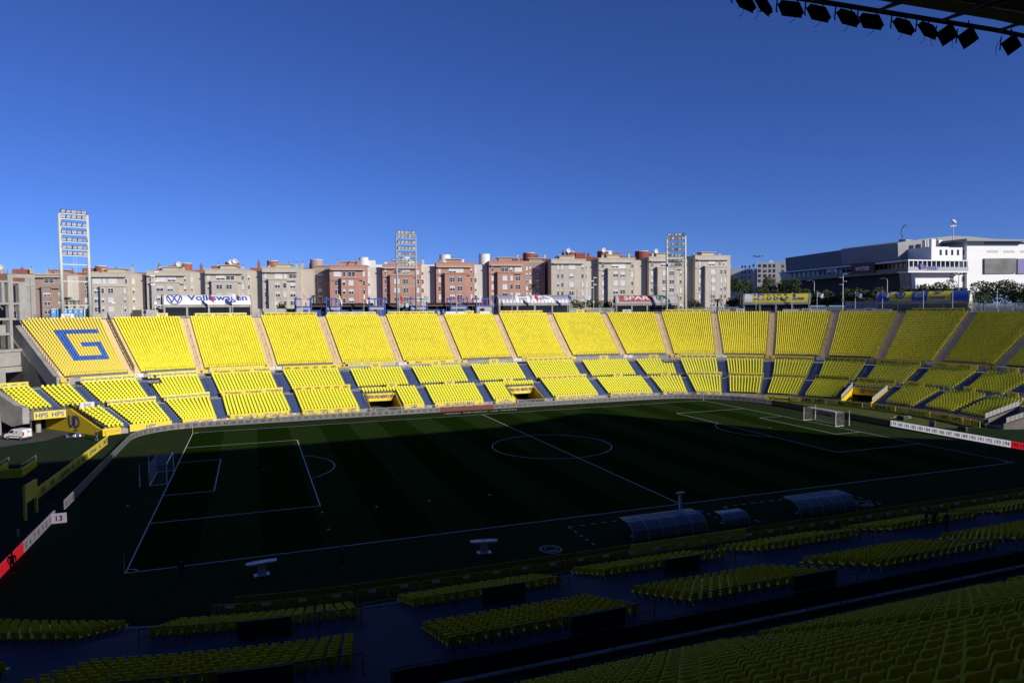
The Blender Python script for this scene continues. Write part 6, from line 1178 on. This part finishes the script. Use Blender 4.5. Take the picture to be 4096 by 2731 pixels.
for x, yt, w_, Z_, d in [(2945, 1108, 60, 140, 'tall dark tree behind the big palm'), (2985, 1118, 60, 145, 'dark tree right behind the big palm'), (3045, 1140, 60, 138, 'dark tree below the pale flats'), (3075, 1108, 70, 145, 'spiky dark tree before the pale flats'), (3120, 1118, 70, 145, 'dark tree left of the shopping centre'), (3165, 1112, 70, 140, 'tall dark tree at the corner of the shopping centre'), (3000, 1163, 110, 108, 'leafy tree left behind the FANCLUB pavilion'), (3100, 1160, 120, 108, 'leafy tree right behind the FANCLUB pavilion'), (3230, 1158, 90, 110, 'round tree right of the FANCLUB pavilion'), (3310, 1155, 85, 110, 'round tree behind the white flag'), (3380, 1155, 70, 110, 'round tree behind the spotlight pole'), (3455, 1150, 90, 108, 'round tree behind the striped flag'), (3520, 1145, 80, 108, 'tree above the left end of the hummel pavilion'), (3600, 1155, 70, 108, 'low tree above the hummel pavilion'), (3680, 1140, 110, 108, 'spreading tree above the middle of the hummel pavilion'), (3770, 1121, 130, 110, 'tall spreading tree before the white wall'), (3850, 1145, 90, 108, 'tree above the right end of the hummel pavilion'), (3935, 1125, 130, 108, 'flat spreading tree right of the hummel pavilion'), (4020, 1118, 140, 108, 'flat spreading tree near the right edge'), (4090, 1130, 110, 106, 'spreading tree at the right edge')]: tree(x, 1240, yt, w_, Z_, d, 'tree', 1700)
# ---------------------------------------------------------------- people
def person(loc, rz, label, shirt, legs, h=1.75, pose='stand', pack=None, hair=(.02, .015, .012), name='person'):
    t = thing(name, label, 'person', loc, rz); k = h/1.75
    J = {'pel': (0, 0, .95), 'ch': (0, .0, 1.28), 'nk': (0, .0, 1.47), 'hd': (0, -.02, 1.56), 'tp': (0, -.01, 1.70)}
    for s, n in ((-1, 'l'), (1, 'r')):
        sp = .10 if pose != 'walk' else .11; fw = 0 if pose != 'walk' else s*.2
        J.update({'hp'+n: (s*.10, 0, .90), 'kn'+n: (s*sp, -.02+fw*.5, .50), 'an'+n: (s*(sp+.01), .02+fw, .08), 'to'+n: (s*(sp+.03), -.16+fw, .04), 'sh'+n: (s*.20, 0, 1.42), 'el'+n: (s*.27, .03, 1.14), 'wr'+n: (s*.25, -.10 if pose != 'fold' else -.22, .90 if pose != 'fold' else 1.10), 'fi'+n: (s*.24, -.14, .82) if pose != 'fold' else (s*.05, -.26, 1.12)})
    E = [('pel', 'ch'), ('ch', 'nk'), ('nk', 'hd'), ('hd', 'tp')]+[e for n in 'lr' for e in (('pel', 'hp'+n), ('hp'+n, 'kn'+n), ('kn'+n, 'an'+n), ('an'+n, 'to'+n), ('ch', 'sh'+n), ('sh'+n, 'el'+n), ('el'+n, 'wr'+n), ('wr'+n, 'fi'+n))]
    rad = {'pel': (.16, .12), 'ch': (.18, .125), 'nk': (.065, .065), 'hd': (.085, .10), 'tp': (.07, .085), 'hp': (.10, .10), 'kn': (.068, .068), 'an': (.05, .05), 'to': (.045, .035), 'sh': (.075, .075), 'el': (.052, .052), 'wr': (.036, .036), 'fi': (.03, .022)}
    ks = list(J); me = bpy.data.meshes.new('body'); me.from_pydata([tuple(c*k for c in J[q]) for q in ks], [(ks.index(a), ks.index(b)) for a, b in E], [])
    o = obj('body', me, t); o.modifiers.new('s', 'SKIN'); o.modifiers.new('d', 'SUBSURF').levels = 1; o.modifiers['d'].render_levels = 1
    for i, q in enumerate(ks): r_ = rad.get(q, rad.get(q[:2])); me.skin_vertices[0].data[i].radius = (r_[0]*k, r_[1]*k)
    me.skin_vertices[0].data[0].use_root = True
    bm = bpy.data.materials.new('clothed body'); bm.use_nodes = True; nt_ = bm.node_tree; tc = nt_.nodes.new('ShaderNodeTexCoord'); sp_ = nt_.nodes.new('ShaderNodeSeparateXYZ'); nt_.links.new(tc.outputs['Object'], sp_.inputs[0]); rp = nt_.nodes.new('ShaderNodeValToRGB'); rp.color_ramp.interpolation = 'CONSTANT'; e = rp.color_ramp.elements
    e[0].position = 0; e[0].color = (.35, .35, .34, 1); e[1].position = .045; e[1].color = (*legs, 1)
    for p_, c_ in ((.52, shirt), (.835, (.45, .28, .2)), (.93, hair)): q = e.new(p_); q.color = (*c_, 1)
    mm = nt_.nodes.new('ShaderNodeMath'); mm.operation = 'DIVIDE'; mm.inputs[1].default_value = 1.78*k; nt_.links.new(sp_.outputs[2], mm.inputs[0]); nt_.links.new(mm.outputs[0], rp.inputs[0]); nt_.links.new(rp.outputs[0], nt_.nodes['Principled BSDF'].inputs['Base Color']); nt_.nodes['Principled BSDF'].inputs['Roughness'].default_value = .85
    me.materials.append(bm)
    if pack: pm = MB().prism([(-.17, 1.0), (.17, 1.0), (.19, 1.2), (.15, 1.45), (-.15, 1.45), (-.19, 1.2)], .12, .34); pm.v = [(x*k, y*k, z*k) for x, y, z in pm.v]; o2 = part('backpack', pm, mat('backpack red', pack, .7), t); o2.modifiers.new('b', 'BEVEL').width = .04
    part('hair', MB().add([(.10*math.cos(a)*math.cos(b)*k, (.115*math.sin(a)*math.cos(b)+.02)*k, (1.64+.13*math.sin(b))*k) for b in (0, .6, 1.2) for a in np.linspace(0, 6.283, 9)[:-1]]+[(0, .02*k, 1.78*k)], [(j*8+i, j*8+(i+1) % 8, (j+1)*8+(i+1) % 8, (j+1)*8+i) for j in range(2) for i in range(8)]+[(16+i, 16+(i+1) % 8, 24) for i in range(8)]), mat('hair', hair, .9), t, smooth=True)
    return t
person((-66.6, 32.3, -.03), math.radians(80), 'person in dark hoodie and jeans with a red backpack', (.015, .015, .018), (.10, .14, .22), 1.78, 'walk', (.50, .03, .04))
for (x, y, d, c, l) in ((atz(3705, 2095, 2.8)[0], atz(3705, 2095, 2.8)[1], 'left', (.04, .04, .05), (.02, .02, .03)), (atz(3735, 2100, 2.8)[0], atz(3735, 2100, 2.8)[1], 'middle', (.07, .06, .03), (.02, .02, .02)), (atz(3785, 2112, 2.8)[0], atz(3785, 2112, 2.8)[1], 'right', (.03, .05, .04), (.02, .02, .02))):
    person((x, y, 2.5), random.uniform(0, 6), '%s one of three dark figures standing among the near seats' % d, c, l, 1.78, 'fold')
person((-48.1, -37.2, -.03), 2.5, 'dark figure by the touchline at the lower left', (.02, .02, .03), (.02, .02, .02)); person((-36.0, -39.0, -.03), 1.0, 'dark figure right of the white desk at the lower left', (.02, .02, .03), (.02, .02, .03)); person((-62.6, -23.0, -.03), 1.8, 'figure in pale shirt in the dark by the portal', (.12, .14, .2), (.02, .02, .03), 1.75); person((-61.0, -30.5, -.03), .4, 'dark figure before the red LED panels', (.02, .02, .02), (.02, .02, .02))
s_ = s_at(3880, 89, 20); p_ = oval(s_, 89)[0]; person((p_[0], p_[1], ZW), 0, 'person in a yellow shirt at the right end of the hummel pavilion', (.6, .45, .04), (.03, .03, .04))
# ---------------------------------------------------------------- van
vr = math.atan2(.54, -.84); van = thing('delivery_van', 'white delivery van parked in the gate at the left', 'van', (-78.9, 38.6, -.015), vr)
vw = mat('van white', (.74, .76, .79), .35, spec=.6); prof = [(-1.75, .32), (-1.75, 1.0), (-1.68, 1.62), (-1.55, 1.78), (.35, 1.82), (.75, 1.72), (1.35, 1.12), (1.95, 1.0), (2.12, .8), (2.15, .35)]
vb = part('body', MB().prism(prof, -.84, .84), vw, van); vb.modifiers.new('b', 'BEVEL').width = .06
part('windscreen', MB().add([(.80, -.72, 1.66), (1.33, -.74, 1.14), (1.33, .74, 1.14), (.80, .72, 1.66)], [(0, 1, 2, 3)]), glass, van).location = (.03, 0, .03)
for y in (-.852, .852): part('side_window', MB().add([(.15, y, 1.18), (1.12, y, 1.18), (.72, y, 1.62), (.15, y, 1.66)], [(0, 1, 2, 3)]), glass, van); part('side_trim', MB().box(-1.1, 1.2, y-.012, y+.012, .62, .72), black, van); part('door_handle', MB().box(.12, .28, y-.02, y+.02, 1.02, 1.07), black, van)
for y in (.855, -.855): part('door_logo', MB().box(-.55, -.25, y-.006, y+.006, 1.2, 1.45), inkb, van)
for x in (-1.25, 1.35):
    for y in (-.78, .78): w2 = part('wheel', MB().bar((x, y-.1, .31), (x, y+.1, .31), .31, 16), black, van); part('rim', MB().bar((x, y-.115, .31), (x, y+.115, .31), .18, 10), galv, w2)
part('rear_door_seam', MB().box(-1.77, -1.75, -.01, .01, .4, 1.7), black, van); part('rear_emblem', MB().box(-1.77, -1.76, -.3, -.05, 1.25, 1.45), inkb, van); part('number_plate', MB().box(-1.775, -1.755, -.28, .28, .68, .79), white, van); part('bumper', MB().box(-1.82, -1.70, -.84, .84, .28, .52).box(2.08, 2.2, -.82, .82, .28, .5), mat('bumper grey', (.05, .05, .055), .6), van)
for y in (-.78, .78): part('tail_light', MB().box(-1.77, -1.66, y-.09, y+.09, .78, 1.42), redi, van); part('headlight', MB().box(2.0, 2.12, y-.2, y+.2, .78, .95), glass, van)
# crumpled inflatable beside the UD wall
m_ = MB(); R_n, S_n = 12, 6
for i in range(R_n):
    for j in range(S_n): u, v = i/(R_n-1), j/(S_n-1); m_.v.append(((u-.5)*2.6, (v-.5)*1.0, max(0, .38*math.sin(u*9+v*4)*math.sin(v*3.14)+.22*math.sin(v*3.14))))
for i in range(R_n-1):
    for j in range(S_n-1): m_.f.append((i*S_n+j, (i+1)*S_n+j, (i+1)*S_n+j+1, i*S_n+j+1)); m_.m.append(random.choice((0, 0, 0, 1, 1, 2)))
tag(part('crumpled_banner', m_, [mat('banner maroon', (.10, .03, .04), .7), mat('banner blue', (.04, .09, .40), .7), white, ybord], loc=(-70.8, 38.0, -.02), rz=.2), 'crumpled red, blue and white banner on the turf below the UD lettering', 'banner')
# ---------------------------------------------------------------- tv cameras, dugouts, desks and clutter
def tvcam(loc, rz, label, platform=None):
    t = thing('tv_camera', label, 'camera', loc, rz); part('tripod', MB().bar((0, 0, 1.1), (-.4, -.3, 0), .03, 5).bar((0, 0, 1.1), (.45, -.2, 0), .03, 5).bar((0, 0, 1.1), (0, .5, 0), .03, 5), black, t); part('camera_body', MB().box(-.15, .15, -.3, .35, 1.1, 1.45).bar((0, -.3, 1.28), (0, -.7, 1.25), .11, 10).box(-.05, .05, .0, .3, 1.45, 1.6), black, t); part('pan_bar', MB().bar((.1, .3, 1.15), (.25, .85, 1.0), .02, 5), black, t)
for s, R, lab, l2 in ((-52.2, 61.6, 'tv camera on the platform left of the Volkswagen boards', 'black draped camera platform at the left'), (50.9, 61.8, 'tv camera on the black platform in the middle tier on the right', 'black camera platform notched into the middle tier')):
    p, n_, rz = frame(s, R); z = 4.05+(R-55)*.3925+.1; t = thing('camera_platform', l2, 'platform', (p[0], p[1], z-.9), rz); part('deck', MB().box(-1.1, 1.1, -1.0, 1.2, .85, .98), black, t); part('drape', MB().box(-1.12, 1.12, -1.06, -1.0, -.0, .9).box(-1.12, -1.06, -1, 1.2, 0, .9).box(1.06, 1.12, -1, 1.2, 0, .9), mat('black drape', (.03, .03, .035), .8, .4, 2), t); tvcam((p[0], p[1], z+.08), rz, lab)
p, n_, rz = frame(-1.0, 88.6); tvcam((p[0], p[1], ZW), rz, 'tv camera on a tripod on the top walkway by the middle tower')
q_ = atz(3730, 1708); t = thing('covered_camera', 'covered camera trolley on the turf before the shaded HPS board', 'camera', (q_[0], q_[1], -.012), .4); part('cover', MB().prism([(-.55, .1), (.55, .1), (.6, .7), (.3, 1.15), (-.1, 1.3), (-.45, .9)], -.4, .4), mat('grey cover', (.05, .05, .07), .6), t); part('legs', MB().box(-.5, -.4, -.35, .35, 0, .12).box(.4, .5, -.35, .35, 0, .12), black, t)
poly = mat('dugout panel', (.11, .12, .13), .25, .1, 1); dtop = mat('dugout visor', (.26, .28, .2), .5)
for i, (x0, x1, y0, lab) in enumerate(((-11.2, -3.4, -43.2, 'left curved dugout shelter with a Volkswagen visor'), (7.6, 14.8, -43.2, 'right curved dugout shelter with a Volkswagen visor'), (-1.2, 1.6, -43.0, 'small curved shelter between the two dugouts'))):
    L = x1-x0; t = thing('dugout', lab, 'dugout', (x0, y0, 0), 0, 'dugout shelters'); r_ = 1.35 if i < 2 else 1.0; n = 9
    prof = [(r_*(1-math.cos(a)) if a < 1.57 else r_+(a-1.57)*r_, r_*math.sin(min(a, 1.57))+.35) for a in np.linspace(0, 1.57+.75, n)]
    ns = max(2, int(L/1.3))
    for k in range(ns):
        m_ = MB(); V = []
        for x in (L*k/ns+.03, L*(k+1)/ns-.03):
            for a, b in prof: V.append((x, a, b))
        m_.add(V, [(j, j+1, n+j+1, n+j) for j in range(n-1)]); part('roof_panel', m_, poly, t)
    m_ = MB()
    for k in range(ns+1): m_.path([(L*k/ns, a, b) for a, b in prof], .03, 4); m_.bar((L*k/ns, 0, 0), (L*k/ns, 0, .36), .03, 4)
    part('ribs', m_, galv, t); part('bench', MB().box(.1, L-.1, .55, 1.0, .42, .5).box(.1, L-.1, .35, .42, .5, 1.0), inkb, t)
    if i < 2:
        a, b = prof[-3], prof[-1]; V = [(0, a[0], a[1]+.03), (L, a[0], a[1]+.03), (L, b[0]+.25, b[1]+.03), (0, b[0]+.25, b[1]+.03)]; part('visor', MB().add(V, [(0, 1, 2, 3)]), dtop, t)
        tm = textmb('Volkswagen', w_=L*.62, bold=.02); logo(tm, 'vw', -L*.38, 0, .36, 0); mid_ = (a[0]+b[0]+.25)/2; part('lettering', MB().add([(L/2+x+.2, mid_+z*.8, a[1]+.045) for x, y, z in tm.v], tm.f), inkb, t)
deskm = mat('desk white', (.5, .52, .58), .4)
for x, y, rz, lab in ((-42.2, -38.4, .15, 'white presenter desk at the lower left'), (-24.2, -40.2, -.2, 'white presenter desk with number 4 near the touchline')):
    t = thing('tv_desk', lab, 'desk', (x, y, 0), rz); part('top', MB().prismz([(-1.1, -.35), (1.1, -.35), (1.2, .2), (.6, .35), (-.6, .35), (-1.2, .2)], 1.0, 1.08), deskm, t); part('column', MB().prismz([(-.35, -.15), (.35, -.15), (.3, .15), (-.3, .15)], .06, 1.0), deskm, t); part('foot', MB().box(-.6, .6, -.35, .35, 0, .06), deskm, t); part('front_panel', MB().box(-.95, .95, .3, .36, .72, 1.0), deskm, t)
    if 'number' in lab: m_ = textmb('4', h=.4, bold=.02); part('lettering', MB().add([(a, -.0+c*.8, 1.085) for a, b, c in m_.v], m_.f), inkk, t)
t = thing('speaker_tower', 'pale speaker tower between the dugouts', 'speaker', (-3.2, -38.6, 0)); part('case', MB().box(-.45, .45, -.4, .4, 0, .9), deskm, t); part('mast', MB().box(-.12, .12, -.12, .12, .9, 2.6), deskm, t); part('head', MB().box(-.4, .4, -.2, .2, 2.6, 2.75), mat('screen head', (.2, .22, .2), .4), t)
for q, (px_, py_) in enumerate([(510, 2024), (1289, 2049), (1507, 2027), (1717, 2004), (1959, 1979), (1314, 2117)]):
    p = atz(px_, py_); tag(part('pitch_cone', MB().cyl(0, 0, 0, .14, .11, 8, r2=.03).cyl(0, 0, 0, .015, .16, 8), mat('cone dull', (.45, .4, .25), .6), loc=(p[0], p[1], .004)), 'tiny pale marker cone on the shaded pitch', 'cone', 'marker cones')
for q, (x, y) in enumerate([(-18.5, -41.5), (18, -41)]):
    m_ = MB(); ring(m_, 0, 0, 1.0, .18, 0); ring(m_, 0, 0, .6, .1, 0); stroke(m_, [(-.5, -.4), (.5, -.4)], .35, 0); tag(part('turf_crest', MB().add([(a, c*1.1, 0) for a, b, c in m_.v], m_.f), mat('crest paint', (.25, .25, .2), .8), loc=(x, y, .006)), 'round crest painted on the turf %s of the dugouts' % ('left', 'right')[q], 'crest')
q_ = atz(3610, 1668); m_ = MB(); ring(m_, 0, 0, 1.6, .35, 0); disc(m_, 1.8, .4, .7, 0); stroke(m_, [(-3.2, 0), (-1.8, .2)], .3, 0); tag(part('turf_crest', MB().add([(a, c*.9, 0) for a, b, c in m_.v], m_.f), mat('crest pale', (.4, .42, .38), .8), loc=(q_[0], q_[1], -.004)), 'worn white crest painted on the turf below the right stand', 'crest')
for x, y, d in ((3585, 1680, 'left'), (3830, 1724, 'right')): q_ = atz(x, y); tag(part('monitor_case', MB().box(-.75, .75, -.25, .25, 0, .55).prism([(-.7, .55), (.7, .55), (.65, .7), (-.65, .7)], -.2, .2), black, loc=(q_[0]+1.2, q_[1], -.01), rz=math.pi/2), '%s black monitor case behind the white LED panels' % d, 'monitor')
# a small cloud
